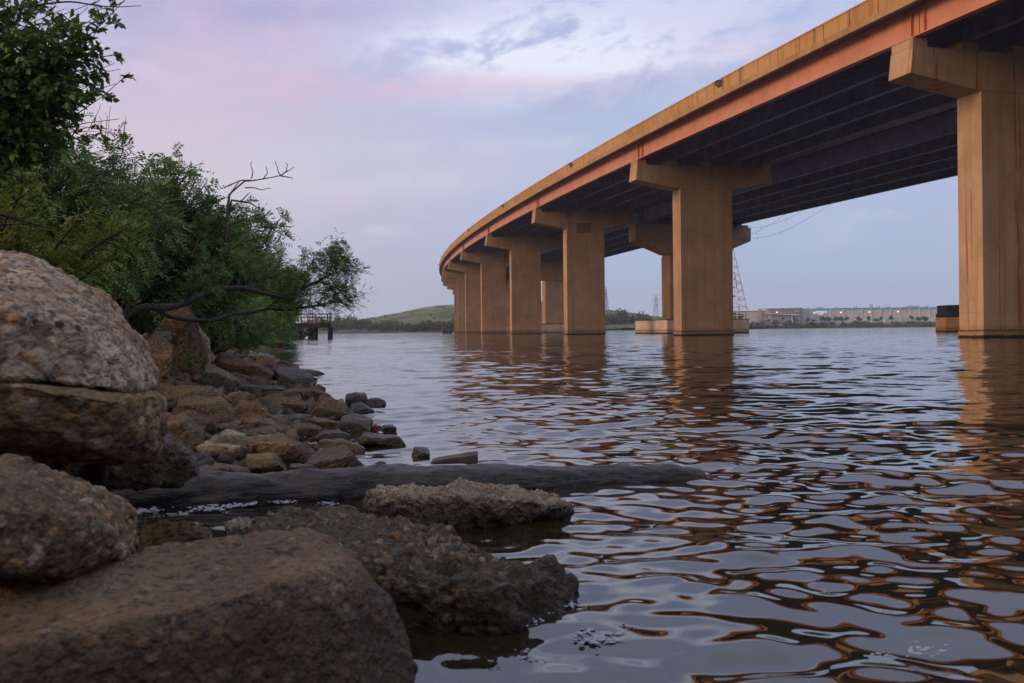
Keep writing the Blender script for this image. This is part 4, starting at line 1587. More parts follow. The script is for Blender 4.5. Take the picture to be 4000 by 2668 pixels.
def hull_rock(pts, sub=5, rough=0.05, seed=0, sharp=40.0, fine=1.0, freq=None, cuts=7, grow=1.0):
    """rounded convex body through the points, worn by noise"""
    P = np.array([tuple(p) for p in pts], float)
    c = (P.max(0) + P.min(0)) / 2 * 0.5 + P.mean(0) * 0.5
    bm = bmesh.new()
    vs = [bm.verts.new(tuple(p - c)) for p in P]
    bmesh.ops.convex_hull(bm, input=vs)
    bm.normal_update()
    nrm, dd = [], []
    for f in bm.faces:
        n = np.array(f.normal[:])
        d = float(np.dot(n, np.array(f.verts[0].co[:])))
        if d < 0:
            n, d = -n, -d
        nrm.append(n)
        dd.append(max(d, 1e-3))
    bm.free()
    nrm, dd = np.array(nrm), np.array(dd)
    if cuts:      # a few broken-off faces
        rc = np.random.default_rng(seed * 13 + 5)
        cn = unit(rc.normal(0, 1, (cuts, 3)) + np.array([0, -0.2, 0.25]))
        sup = ((P - c) @ cn.T).max(0)
        nrm = np.concatenate([nrm, cn])
        dd = np.concatenate([dd, np.maximum(sup * rc.uniform(0.70, 0.90, cuts), 1e-3)])
    dd = dd * grow
    D0, Q = ico(sub)
    ext = P.max(0) - P.min(0)
    D = D0 * ext
    D = D / np.linalg.norm(D, axis=1, keepdims=True)
    out = np.empty(len(D))
    for i in range(0, len(D), 8000):
        r_ = np.maximum(D[i:i + 8000] @ nrm.T / dd[None, :], 1e-6)
        mxr = r_.max(1, keepdims=True)
        out[i:i + 8000] = 1.0 / (mxr[:, 0] * ((r_ / mxr) ** sharp).sum(1) ** (1 / sharp))
    V = D * out[:, None]
    size = float(np.median(ext))
    k = freq or 3.2 / size
    n1_ = fbm(V * k + seed * 7.1, 4)
    n2_ = fbm(V * k * 4.2 + seed * 3.7 + 50, 4, 0.62)
    n3_ = np.abs(fbm(V * k * 2.0 + seed * 5.3 + 20, 3))
    dr = size * rough * (1.3 * n1_ - 0.9 * n3_ + 0.3) + size * rough * 0.38 * fine * n2_
    V = V + vnormals(V, Q) * dr[:, None]
    return V + c, Q


def rock(label, pts, m, sub=5, rough=0.05, seed=0, sharp=40.0, name='rock', cat='rock', group=None, fine=1.0, freq=None, cuts=7, grow=1.0, peb=None, crisp=False):
    V, Q = hull_rock(pts, sub, rough, seed, sharp, fine, freq, cuts, grow)
    o = obj(name, pebble_mesh(name, V, Q, *peb, seed, sharp > 100) if peb else np_mesh(name, V, Q, True), m)
    if crisp:
        o.data.set_sharp_from_angle(angle=0.42)
    tag(o, label, cat, group)
    return settle(o)


def outline_rock(label, px, m, th=None, seed=0, rough=0.030, sharp=90.0, d=None, sub=5, shr=0.97, tilt=0.34, sink=0.10, corners=5, **kw):
    """a rock whose front silhouette is the pixel outline; it stands where its lowest edge meets the bank or the water"""
    px = [tuple(p) for p in px]
    full = px
    while len(px) > corners:      # keep the strongest corners: broken blocks, not pebbles
        ar = []
        for i in range(len(px)):
            a, b, c = px[i - 1], px[i], px[(i + 1) % len(px)]
            ar.append(abs((b[0] - a[0]) * (c[1] - a[1]) - (c[0] - a[0]) * (b[1] - a[1])))
        px = [p for i, p in enumerate(px) if i != ar.index(min(ar))]
    if d is None:
        low = max(full, key=lambda p: p[1])
        d = hit(low[0], low[1])
    wpx = max(p[0] for p in px) - min(p[0] for p in px)
    hpx = max(p[1] for p in px) - min(p[1] for p in px)
    th = th or 0.8 * min(wpx, 2.0 * hpx) * d / F
    dm = d + th * 0.45
    cx, cyy = sum(p[0] for p in px) / len(px), sum(p[1] for p in px) / len(px)
    pts = []
    for x, y in px:
        pts.append(at(x, y, dm))
    for x, y in px:
        upf = max(0.0, (cyy - y) / (0.5 * hpx))          # 1 on the crest: the front edge of the top lies lower
        q = at(cx + (x - cx) * shr, y + upf * tilt * hpx, d + th * 0.02)
        pts.append(q)
        q2 = at(cx + (x - cx) * shr, cyy + (y - cyy) * shr + hpx * 0.04, d + th)
        pts.append(q2)
    zmin = min(p.z for p in pts)
    n = len(pts)
    for p in list(pts[:n]):
        if p.z < zmin + 0.35 * (max(q.z for q in pts) - zmin):
            pts.append(Vector((p.x, p.y, p.z - sink)))
    kw.setdefault('grow', 1.17)
    kw.setdefault('cuts', 6)
    kw.setdefault('crisp', True)
    kw.setdefault('fine', 2.2)
    return rock(label, pts, m, sub, rough, seed, sharp, **kw)


def c6(L):
    return [(500 + 0.5104 * x, 1300 + 0.5104 * y) for x, y in L]


def cu_(L):
    return [(500 + 0.2679 * x, 1180 + 0.2679 * y) for x, y in L]


def c8(x, y):
    return x * 1.0209, 1750 + y * 1.0209


GB = 'rocks along the shore'
# --- the two-storey boulder at the left: a rounded upper mass on a lower block
up_ = [at(x, y, d) for x, y, d in ((-260, 1000, 2.6), (0, 988, 2.75), (120, 1018, 2.8), (260, 1085, 2.85), (420, 1180, 2.8), (520, 1290, 2.75), (600, 1400, 2.7), (632, 1490, 2.62), (622, 1530, 2.6),
                                   (-260, 1250, 2.05), (60, 1180, 2.12), (300, 1260, 2.2), (480, 1400, 2.3), (560, 1500, 2.38), (-260, 1500, 2.05), (120, 1500, 2.05), (380, 1535, 2.2), (560, 1535, 2.35),
                                   (-260, 1100, 3.5), (100, 1120, 3.6), (400, 1280, 3.5), (560, 1480, 3.3), (-260, 1530, 3.5))]
lo_ = [at(x, y, d) for x, y, d in ((-260, 1420, 2.55), (0, 1432, 2.50), (300, 1478, 2.42), (520, 1520, 2.42), (620, 1545, 2.45), (640, 1600, 2.5), (628, 1700, 2.5), (600, 1790, 2.55), (480, 1805, 2.4),
                                   (-260, 1500, 1.98), (100, 1505, 2.02), (420, 1560, 2.12), (-260, 1700, 2.02), (120, 1660, 2.05), (250, 1640, 2.1), (400, 1760, 2.2), (560, 1700, 2.3),
                                   (-260, 1760, 2.6), (200, 1700, 2.6), (-260, 1540, 3.3), (600, 1620, 3.1), (560, 1760, 3.0))]
V1, Q1 = hull_rock(up_, 7, 0.024, 3, 40.0, 1.5, 4.2, 0)
V2, Q2 = hull_rock(lo_, 7, 0.018, 8, 100.0, 1.5, 4.2, 0)
big = obj('boulder', pebble_mesh('boulder', V1, Q1, 3400, 0.004, 0.026, 1), M['boulder'])
tag(big, 'largest pebble studded boulder at the left edge, rounded top over a ledge', 'boulder', GB)
obj('lower_block', pebble_mesh('lower_block', V2, Q2, 3200, 0.004, 0.024, 2, True), M['boulder_low'], big)
settle(big)

rock('dark pebbly rock mass under the largest boulder, sloping to the log',
     [at(x, y, d) for x, y, d in ((300, 1790, 3.1), (560, 1690, 3.25), (660, 1720, 3.3), (760, 1800, 3.35), (785, 1850, 3.4), (700, 1885, 3.3), (420, 1900, 3.1), (280, 1880, 3.0), (-150, 1700, 3.0), (-150, 1950, 2.9), (300, 1800, 4.0), (700, 1790, 4.1), (760, 1870, 4.1), (640, 1690, 3.9))],
     M['boulder_low'], 6, 0.06, 21, group=GB, cuts=3, fine=1.4, peb=(700, 0.006, 0.022))
rock('small rough stone in the dark gap under the largest boulder',
     [at(x, y, d) for x, y, d in ((315, 1815, 2.75), (420, 1805, 2.75), (430, 1850, 2.7), (405, 1885, 2.68), (320, 1890, 2.68), (290, 1850, 2.75), (350, 1830, 2.95), (410, 1860, 2.95))], M['boulder_low'], 5, 0.06, 22, group=GB)
rock('brown rock at the left edge, above the foreground slab',
     [at(x, y, d) for x, y, d in ((-220, 1790, 1.75), (0, 1795, 1.8), (60, 1800, 1.85), (200, 1870, 1.95), (380, 1925, 2.0), (470, 1970, 2.0), (505, 2060, 1.98), (512, 2150, 1.95), (470, 2180, 1.9),
                                  (-220, 1950, 1.5), (100, 1990, 1.6), (380, 2070, 1.75), (-220, 2240, 1.55), (80, 2230, 1.6), (330, 2190, 1.78), (-220, 1850, 2.3), (300, 1930, 2.4), (480, 2040, 2.35), (480, 2200, 2.2), (-220, 2250, 2.2))],
     M['boulder_fore'], 7, 0.03, 31, 60.0, group=GB, cuts=0, fine=1.8, freq=6.0, peb=(2600, 0.003, 0.013))
rock('big flat topped concrete slab filling the bottom left corner',
     [at(x, y, d) for x, y, d in ((-260, 2330, 1.75), (0, 2250, 1.86), (450, 2160, 1.98), (720, 2120, 2.04), (1000, 2085, 2.10), (1215, 2060, 2.16), (1330, 2120, 2.12), (1400, 2170, 2.06),
                                  (-260, 2560, 1.42), (0, 2530, 1.45), (420, 2440, 1.53), (800, 2350, 1.62), (1180, 2240, 1.76), (1360, 2200, 1.9), (1520, 2330, 1.98), (1580, 2480, 1.93), (1605, 2600, 1.9),
                                  (-260, 3300, 1.36), (500, 3200, 1.45), (1000, 3050, 1.55), (1400, 2900, 1.68), (1605, 2850, 1.8), (1560, 2600, 2.3), (1300, 2500, 2.4), (-200, 2700, 2.2))],
     M['boulder_fore'], 7, 0.012, 41, 140.0, group=GB, freq=5.0, cuts=0, fine=2.0, peb=(3000, 0.003, 0.014))
rock('rough dark mossy rock pointing right into the water behind the foreground slab',
     [at(x, y, d) for x, y, d in ((960, 2070, 2.75), (1000, 2040, 2.95), (1170, 1975, 3.25), (1300, 1985, 3.35), (1480, 2015, 3.3), (1660, 2075, 3.1), (1880, 2150, 2.95), (2080, 2215, 2.85), (2240, 2275, 2.78), (2278, 2320, 2.74),
                                  (1350, 2150, 2.6), (1640, 2230, 2.5), (1900, 2290, 2.45), (1960, 2440, 2.42), (2020, 2440, 2.42), (1700, 2360, 2.42), (1400, 2330, 2.45), (1180, 2200, 2.55), (1100, 2500, 2.5), (2290, 2420, 2.7), (1960, 2560, 2.42), (1400, 2500, 2.5), (1200, 2200, 3.4))],
     M['rock_fore_dark'], 7, 0.045, 51, 30.0, group=GB, fine=1.7, freq=7.0, cuts=0, peb=(2600, 0.005, 0.018))
outline_rock('pale pitted rock awash in front of the log', [c8(x, y) for x, y in ((1440, 240), (1450, 190), (1500, 163), (1640, 158), (1820, 163), (1990, 180), (2130, 205), (2150, 220), (2080, 235), (1900, 265), (1620, 275), (1480, 250))],
             M['rock_wetgrey'], 0.40, 61, 0.09, 20, d=3.72, sink=0.16, sub=7, group=GB, fine=1.4, freq=9.0, cuts=0, shr=0.8, corners=12, peb=(1500, 0.004, 0.015))
outline_rock('small mossy ochre stone in the foam between log and slab', [c8(x, y) for x, y in ((560, 375), (575, 315), (640, 295), (740, 310), (790, 350), (740, 385), (620, 390))], M['rock_moss'], 0.22, 62, 0.10, d=3.25, sub=5, group=GB)
outline_rock('tiny dark stone left of the mossy ochre stone', [c8(x, y) for x, y in ((558, 320), (565, 285), (605, 285), (612, 320), (585, 335))], M['rock_dark'], 0.10, 63, 0.08, d=3.6, group=GB)
outline_rock('low pale stone in the foam behind the foreground slab', [c8(x, y) for x, y in ((860, 330), (880, 300), (950, 285), (985, 310), (960, 345), (890, 350))], M['rock_wetgrey'], 0.2, 64, 0.08, d=3.3, group=GB)

# --- rubble along the waterline and up the bank
RK = [
    # label, outline, crop, material, thickness, seed, extra
    ('dark overhanging boulder high on the bank under the long bare limb', [(360, 330), (370, 190), (540, 105), (770, 92), (870, 180), (960, 300), (972, 420), (900, 470), (640, 420), (480, 400)], cu_, 'rock_brown', 0.9, 1, dict(d=10.4, sink=0.5, corners=8)),
    ('pale smooth slab leaning beside the dark overhanging boulder', [(890, 240), (960, 290), (1000, 370), (1100, 490), (1170, 600), (1090, 650), (930, 600), (880, 520)], cu_, 'rock_pale', 0.7, 2, dict(d=11.2, sink=0.6, corners=6, cuts=2)),
    ('dark recessed block beneath the overhanging boulder', [(560, 390), (900, 420), (900, 570), (620, 570), (560, 500)], cu_, 'rock_dark', 0.6, 3, dict(d=10.9, sink=0.5)),  # black shade of the cavity put into a dark stone
    ('steep pebbly rock right beside the largest boulder', [(290, 480), (430, 455), (560, 590), (640, 680), (630, 800), (560, 910), (470, 900), (350, 650)], cu_, 'rock_brown', 0.8, 5, dict(d=9.0)),
    ('flat pebble topped plate below the dark overhanging boulder', [(600, 590), (640, 565), (850, 580), (1000, 620), (1075, 690), (1060, 745), (900, 700), (640, 660)], cu_, 'rock_brown', 0.8, 6, {}),
    ('sloping pebble topped plate next to a flat plate, pointing to the water', [(1070, 650), (1090, 590), (1200, 590), (1400, 700), (1540, 800), (1500, 850), (1320, 850), (1200, 740)], cu_, 'rock_brown', 0.8, 7, {}),
    ('long brown slab sloping down to the water, largest of the slabs', [(1320, 840), (1400, 785), (1540, 800), (1900, 930), (2080, 1050), (2075, 1140), (1930, 1175), (1600, 1030), (1340, 880)], cu_, 'rock_brown', 1.0, 8, {}),
    ('flat dark slab jutting farthest into the water', [(1660, 800), (1740, 715), (2000, 750), (2110, 790), (2130, 870), (1900, 880), (1690, 850)], cu_, 'rock_grey', 1.6, 9, {}),
    ('low dark rock at the root of the farthest jutting slab', [(1470, 690), (1640, 695), (1720, 720), (1670, 800), (1540, 800)], cu_, 'rock_dark', 0.9, 10, {}),
    ('broad rock with green plants growing on its top', [(600, 790), (700, 700), (860, 720), (1000, 790), (1130, 950), (1090, 1085), (960, 1060), (800, 1015), (620, 950)], cu_, 'rock_brown', 0.9, 11, {}),
    ('long tan block lying behind the rock with plants', [(1000, 770), (1130, 775), (1300, 860), (1500, 915), (1560, 1000), (1540, 1065), (1430, 1045), (1330, 970), (1100, 870)], cu_, 'rock_tan', 0.7, 12, {}),
    ('tilted greenish block in the middle of the rubble', [(1085, 1080), (1160, 960), (1260, 955), (1400, 1050), (1600, 1180), (1545, 1300), (1440, 1385), (1330, 1375), (1250, 1290), (1085, 1200)], cu_, 'rock_grey', 0.8, 13, {}),
    ('rounded brown rock against the right side of the largest boulder', [(480, 940), (640, 935), (760, 1020), (775, 1110), (700, 1160), (500, 1100)], cu_, 'rock_brown', 0.5, 14, {}),
    ('flat grey stone under the rounded brown rock', [(430, 1090), (720, 1160), (640, 1240), (440, 1240)], cu_, 'rock_grey', 0.5, 15, {}),
    ('triangular brown stone standing on the long ledge', [(640, 1245), (720, 1190), (850, 1095), (940, 1230), (850, 1262)], cu_, 'rock_tan', 0.30, 16, {}),
    ('small pale stone resting on the long ledge', [(845, 1262), (885, 1225), (970, 1258), (950, 1280), (870, 1278)], cu_, 'rock_pale', 0.15, 17, {}),
    ('long tan ledge beside the largest boulder', [(450, 1300), (520, 1250), (850, 1270), (1150, 1258), (1280, 1340), (1400, 1415), (1150, 1415), (560, 1475), (470, 1400)], cu_, 'rock_tan', 0.55, 18, {}),
    ('wet flat rock behind the tilted greenish block', [(1560, 1090), (1640, 1065), (1900, 1140), (1930, 1180), (1840, 1235), (1620, 1200)], cu_, 'rock_dark', 0.6, 19, {}),
    ('long dark wet slab at the water beyond the tilted block', [(1590, 1205), (1700, 1195), (2240, 1260), (2250, 1310), (2000, 1375), (1680, 1330)], cu_, 'rock_dark', 0.7, 20, {}),
    ('dark square boulder standing in the water', [(1085, 400), (1100, 330), (1150, 288), (1290, 290), (1385, 330), (1397, 412), (1240, 420), (1100, 418)], c6, 'rock_dark', 0.9, 23, {}),
    ('thin dark slab awash behind the dark square boulder', [(1165, 300), (1190, 273), (1330, 285), (1490, 302), (1480, 316), (1300, 325)], c6, 'rock_dark', 0.9, 24, {}),
    ('tiny dark rock tip right of the dark square boulder', [(1395, 355), (1420, 343), (1447, 350), (1430, 362)], c6, 'rock_dark', 0.3, 25, {}),
    ('dark wet block between the slabs and the rubble heap', [(1085, 500), (1100, 450), (1200, 430), (1285, 440), (1280, 500), (1180, 515)], c6, 'rock_grey', 0.5, 26, {}),
    ('rough rock with a wet right side near the waterline', [(1265, 500), (1275, 430), (1340, 413), (1420, 430), (1490, 480), (1480, 520), (1400, 535), (1300, 520)], c6, 'rock_tan', 0.5, 27, {}),
    ('orange brown rock heaped behind the flat dark plank like slab', [(1080, 600), (1110, 520), (1200, 490), (1290, 500), (1350, 560), (1340, 620), (1200, 632), (1100, 630)], c6, 'rock_orange', 0.5, 28, {}),
    ('pitted orange rock at the water side of the heap', [(1400, 640), (1410, 560), (1480, 500), (1560, 520), (1640, 570), (1700, 620), (1640, 660), (1500, 680)], c6, 'rock_orange', 0.5, 29, {}),
    ('grey faced rock behind the dark blocky rock', [(1560, 600), (1580, 530), (1640, 520), (1700, 570), (1700, 620), (1620, 640)], c6, 'rock_grey', 0.35, 30, {}),
    ('small red brick like stone in the heap', [(1325, 630), (1335, 595), (1380, 582), (1435, 598), (1440, 635), (1380, 652)], c6, 'rock_red', 0.2, 31, {}),
    ('dark blocky rock with a flat top at the water edge', [(1600, 755), (1600, 690), (1660, 645), (1780, 638), (1850, 680), (1868, 750), (1820, 772), (1680, 768)], c6, 'rock_dark', 0.45, 32, {}),
    ('greenish rock below the pitted orange rock', [(1410, 720), (1420, 660), (1520, 650), (1610, 690), (1610, 750), (1500, 762)], c6, 'rock_moss', 0.4, 33, {}),
    ('flat dark plank like slab across the heap', [(1010, 690), (1060, 640), (1200, 632), (1390, 640), (1410, 690), (1330, 735), (1160, 725)], c6, 'rock_grey', 0.4, 34, {}),
    ('tan rock right of the big flat faced block', [(780, 650), (800, 580), (870, 535), (980, 545), (1065, 600), (1060, 640), (940, 690), (850, 700)], c6, 'rock_orange', 0.5, 35, {}),
    ('low rock behind the tan rock with a dark crest', [(730, 520), (800, 475), (900, 462), (960, 490), (980, 540), (880, 560), (780, 560)], c6, 'rock_grey', 0.5, 36, {}),
    ('big flat faced tan block in the middle of the shore', [(290, 590), (300, 540), (340, 505), (500, 500), (690, 510), (740, 560), (840, 660), (830, 700), (700, 700), (560, 640)], c6, 'rock_tan', 0.55, 37, {}),
    ('brown rubble lump behind the pale flat slab', [(570, 750), (640, 715), (800, 705), (870, 730), (850, 790), (700, 790)], c6, 'rock_orange', 0.35, 38, {}),
    ('humped rock with a dark crest left of the foam pool', [(850, 720), (900, 670), (1000, 650), (1090, 690), (1110, 730), (1000, 770), (880, 760)], c6, 'rock_tan', 0.4, 39, {}),
    ('smooth tan rock left of the foam pool', [(840, 800), (900, 740), (1000, 712), (1105, 720), (1120, 790), (1040, 840), (920, 840)], c6, 'rock_tan', 0.4, 40, {}),
    ('dark rounded stone at the left rim of the foam pool', [(1105, 790), (1110, 715), (1150, 705), (1200, 730), (1212, 780), (1190, 812), (1130, 815)], c6, 'rock_brown', 0.3, 41, {}),
    ('pale ochre gravel mound beside the largest boulder', [(250, 790), (270, 680), (350, 630), (480, 625), (560, 670), (590, 760), (560, 850), (400, 880), (280, 860)], c6, 'rock_tan', 0.6, 42, {}),
    ('dark red stone tucked on the pale gravel mound', [(270, 665), (280, 640), (310, 622), (355, 650), (350, 680), (300, 685)], c6, 'rock_red', 0.15, 43, dict(d=6.6)),
    ('upper of two pale flat slabs above the sand', [(655, 840), (690, 790), (760, 762), (880, 785), (915, 825), (915, 880), (820, 880)], c6, 'rock_pale', 0.35, 44, {}),
    ('lower of two pale flat slabs above the sand', [(545, 880), (600, 840), (720, 850), (890, 890), (885, 955), (780, 968), (650, 940)], c6, 'rock_pale', 0.35, 45, {}),
    ('brown gravelly rock behind the greenish boulder near the log', [(920, 890), (960, 815), (1060, 788), (1180, 800), (1300, 850), (1390, 920), (1380, 1000), (1200, 1010), (1000, 960)], c6, 'rock_brown', 0.5, 46, {}),
    ('low greenish boulder just above the log', [(890, 1000), (930, 950), (1020, 930), (1130, 945), (1250, 1020), (1255, 1065), (1100, 1085), (930, 1060)], c6, 'rock_moss', 0.35, 47, {}),
    ('round tan boulder just above the log, nearest the water', [(1370, 1030), (1400, 960), (1480, 900), (1600, 880), (1720, 895), (1780, 960), (1800, 1030), (1600, 1050)], c6, 'rock_tan', 0.40, 48, {}),
    ('yellow weed covered stone at the water edge', [(1465, 875), (1500, 825), (1560, 815), (1650, 830), (1720, 860), (1790, 890), (1720, 905), (1560, 895)], c6, 'rock_moss', 0.3, 49, {}),
    ('flat brown rock awash beyond the dark blocky rock', [(1790, 830), (1830, 782), (1950, 778), (2060, 800), (2130, 840), (2100, 860), (1920, 858)], c6, 'rock_dark', 0.4, 50, {}),
    ('brown stone at the right rim of the foam pool', [(1315, 790), (1330, 720), (1400, 705), (1470, 740), (1480, 790), (1400, 805)], c6, 'rock_orange', 0.3, 51, {}),
    ('wet pebbly bar between the foam pool and the water', [(1440, 815), (1500, 770), (1600, 755), (1680, 790), (1650, 825), (1520, 835)], c6, 'rock_grey', 0.3, 52, {}),
    ('rough dark rock standing alone out in the water', [(1675, 545), (1680, 485), (1730, 468), (1810, 475), (1840, 520), (1830, 550), (1740, 556)], c6, 'rock_dark', 0.45, 53, {}),
    ('low dark rock trailing right from the lone rough rock', [(1820, 550), (1850, 512), (1910, 508), (1975, 530), (1960, 548), (1880, 556)], c6, 'rock_dark', 0.3, 54, {}),
    ('dark pointed rock just below the lone rough rock', [(1700, 610), (1720, 560), (1780, 540), (1830, 560), (1868, 598), (1800, 615)], c6, 'rock_dark', 0.4, 55, {}),
    ('small red stone at the tip of the dark blocky rock', [(1868, 735), (1890, 710), (1930, 722), (1935, 742), (1900, 748)], c6, 'rock_red', 0.15, 56, {}),
    ('small dark rock tip right of the red stone', [(1940, 745), (1960, 715), (2020, 712), (2045, 735), (2000, 752)], c6, 'rock_dark', 0.2, 57, {}),
    ('small dark upright stone alone in the water above the log', [(2185, 945), (2200, 890), (2240, 870), (2285, 890), (2300, 940), (2250, 958)], c6, 'rock_dark', 0.18, 58, {}),
    ('tiny grey stone beside the round tan boulder', [(1900, 1010), (1925, 993), (1965, 998), (1972, 1018), (1930, 1026)], c6, 'rock_grey', 0.1, 59, {}),
    ('ochre gravel strip lying along the back of the log', [(540, 1105), (560, 1040), (700, 1020), (900, 1050), (930, 1085), (700, 1110)], c6, 'rock_moss', 0.3, 60, {}),
    ('ochre gravel patch between the greenish and the round tan boulder', [(1240, 1060), (1260, 1020), (1400, 1018), (1450, 1045), (1340, 1068)], c6, 'rock_moss', 0.2, 65, {}),
    ('tan block behind the big flat faced block', [(240, 500), (270, 430), (420, 425), (590, 425), (680, 470), (720, 520), (600, 515), (330, 520)], c6, 'rock_tan', 0.5, 66, {}),
    ('low dark boulder far along the shore past the straw tuft', [(1740, 560), (1790, 530), (1900, 560), (1950, 590), (1900, 605), (1780, 600)], cu_, 'rock_dark', 1.5, 67, {}),
    ('earthy dark hummock at the far bend of the shore', [(1730, 520), (1760, 390), (1880, 370), (2050, 420), (2230, 500), (2230, 560), (2000, 570), (1800, 560)], cu_, 'rock_brown', 4.0, 68, dict(d=52)),
]
for lb, ol, cf, mm, th, sd, kw in RK:
    outline_rock(lb, cf(ol), M[mm], th, sd, group=GB, sub=5, **kw)

# --- flat dark floating plank and the half sunken log
p0, p1 = at(1690, 1806, 0), None
d_ = hit(1780, 1808)
A_0, A_1 = at(1685, 1800, d_ + 0.02), at(1866, 1788, d_ + 0.10)
mb = MB()
mb.loft([[(x, y + o_, z + h_) for o_, h_ in ((-0.05, -0.05), (0.06, -0.05), (0.06, t_), (-0.05, t_ * 0.8))] for x, y, z, t_ in
         [(A_0.x + (A_1.x - A_0.x) * f, A_0.y + (A_1.y - A_0.y) * f, 0.0, tt) for f, tt in ((0, 0.012), (0.1, 0.02), (0.35, 0.028), (0.6, 0.035), (0.85, 0.045), (1.0, 0.045))]])
pl = mb.build('driftwood_plank', M['bark'], None, bevel=0.004)
tag(pl, 'short dark plank floating just behind the log', 'plank')
settle(pl)

M['log'] = None
m_, t_, b_ = mat('wet_log_wood', 0.42, 0.45)
pp = t_.pos()
g1 = t_.noise(t_.vm('MULTIPLY', pp, (3, 14, 14)), 2.0, 6, 0.65)
g2 = t_.noise(pp, 6.0, 4, 0.6)
t_.put(b_.inputs['Base Color'], t_.mix(t_.m('MULTIPLY', t_.step(g2, 0.45, 0.7), 0.6), t_.mix(t_.step(g1, 0.35, 0.65), (0.010, 0.009, 0.009), (0.040, 0.036, 0.034)), (0.060, 0.052, 0.042)))
t_.put(b_.inputs['Normal'], t_.bump(t_.m('ADD', g1, t_.m('MULTIPLY', g2, 0.8)), 1.0, 0.03))
M['log'] = m_


def log():
    rng = np.random.default_rng(4)
    ends = [(at(150, 1905, 4.15), 0.125), (at(420, 1925, 4.25), 0.118), (at(900, 1912, 4.35), 0.110), (at(1400, 1885, 4.48), 0.100), (at(1900, 1858, 4.62), 0.085), (at(2300, 1836, 4.75), 0.078), (at(2600, 1822, 4.85), 0.072), (at(2720, 1824, 4.9), 0.055), (at(2760, 1832, 4.92), 0.02)]
    n = 160
    k = np.linspace(0, len(ends) - 1, n)
    C_ = np.array([tuple(p) for p, r_ in ends])
    Rr = np.array([r_ for p, r_ in ends])
    C_ = np.stack([np.interp(k, np.arange(len(ends)), C_[:, i]) for i in range(3)], 1)
    for _ in range(15):
        C_[1:-1] = (C_[:-2] + 2 * C_[1:-1] + C_[2:]) / 4
    C_[:, 2] -= np.interp(np.linspace(0, 1, n), [0, 0.35, 0.6, 1.0], [0.012, 0.03, 0.055, 0.062])
    Rr = np.interp(k, np.arange(len(ends)), Rr)
    V, Q = tube_arrays([C_], [Rr], 48)
    ax = np.repeat(C_, 48, 0)
    dv = V - ax
    nn = fbm(V * np.array([6, 18, 18]), 4, 0.62) * 0.20 + fbm(V * np.array([1.6, 3, 3]) + 9, 3) * 0.38 - np.abs(fbm(V * np.array([2.5, 30, 30]) + 5, 2)) * 0.14 + fbm(V * 30, 2) * 0.03
    V = ax + dv * (1 + nn)[:, None]
    o = obj('log', np_mesh('log', V, Q, True), M['log'])
    tag(o, 'long dark wet log lying half sunk across the shore into the water', 'log')
    settle(o)


log()
st_ = [at(x, y, 15.0 + dd) for (x, y), dd in zip(cu_([(450, 470), (500, 430), (590, 440), (632, 500), (622, 560), (560, 565), (500, 520), (540, 480)]), (0, 0.1, 0.1, 0, 0, -0.1, -0.1, -0.15))]
rock('grey weathered driftwood stump lying left of the dark overhanging boulder', [at(500 + .2679 * x, 1180 + .2679 * y, d) for x, y, d in ((455, 470, 10.0), (500, 430, 10.1), (590, 440, 10.1), (632, 500, 10.0), (620, 560, 9.9), (560, 568, 9.8), (490, 520, 9.8), (520, 470, 10.3), (600, 520, 10.3))],
     simple('grey_driftwood', (0.13, 0.115, 0.10), 0.9, 0.4, 14, bump=0.01), 4, 0.12, 71, name='driftwood_stump', cat='driftwood', fine=2.0)

# --- foam and bubbles where the water laps the rocks
M['foam'] = mat('foam', 0.25, 0.5)[0]
fb = M['foam'].node_tree.nodes['Principled BSDF']
fb.inputs['Base Color'].default_value = (0.36, 0.39, 0.44, 1)
fb.inputs['Transmission Weight'].default_value = 0.25
fb.inputs['IOR'].default_value = 1.12


def foam():
    rng = np.random.default_rng(15)
    D0, Q0 = ico(2)
    parts = []
    cl = [(2340, 2500, 0.055, 46), (2120, 2400, 0.03, 9), (1800, 2190, 0.03, 10), (1780, 2030, 0.04, 18), (2020, 2035, 0.045, 16), (2110, 2010, 0.05, 20), (1600, 2025, 0.03, 8), (1720, 2062, 0.03, 9), (2230, 2370, 0.045, 12), (2055, 2440, 0.04, 12),
          (1590, 2370, 0.03, 12), (3600, 2550, 0.05, 16), (3460, 2570, 0.03, 8), (2440, 2460, 0.025, 5), (2270, 1940, 0.05, 25), (820, 1990, 0.08, 40), (960, 1975, 0.06, 30), (1110, 1965, 0.05, 22), (560, 2000, 0.08, 40), (620, 2070, 0.07, 30), (700, 2015, 0.07, 30), (1280, 1970, 0.05, 16),
          (1900, 2120, 0.02, 6), (2380, 2200, 0.015, 4), (3230, 2320, 0.02, 5), (2060, 2560, 0.03, 8), (1930, 2590, 0.02, 4), (1470, 1940, 0.04, 15), (2500, 1880, 0.05, 12), (1190, 1690, 0.07, 26), (1165, 1710, 0.06, 22), (1230, 1735, 0.07, 26), (960, 1790, 0.05, 16), (1130, 1520, 0.16, 24), (985, 1545, 0.12, 18)]
    for px, py, sp, n in cl:
        d = hit(px, py)
        c = at(px, py, d)
        for _ in range(int(n * 2.4)):
            r = sp * 0.11 * rng.uniform(0.2, 1.0) ** 2.5 + 0.0012
            q = np.array([c.x + rng.normal(0, sp * 0.55), d + rng.normal(0, sp * 0.5), max(0.0, float(ground_z(c.x, d))) + 0.004 + 0.1 * r])
            parts.append((D0 * np.array([r * 1.3, r * 1.3, r * 0.5]) + q, Q0))
    V, Q = merge(parts)
    tag(obj('foam', np_mesh('foam', V, Q, True), M['foam']), 'white foam and bubbles floating around the rocks', 'foam', kind='stuff')


foam()


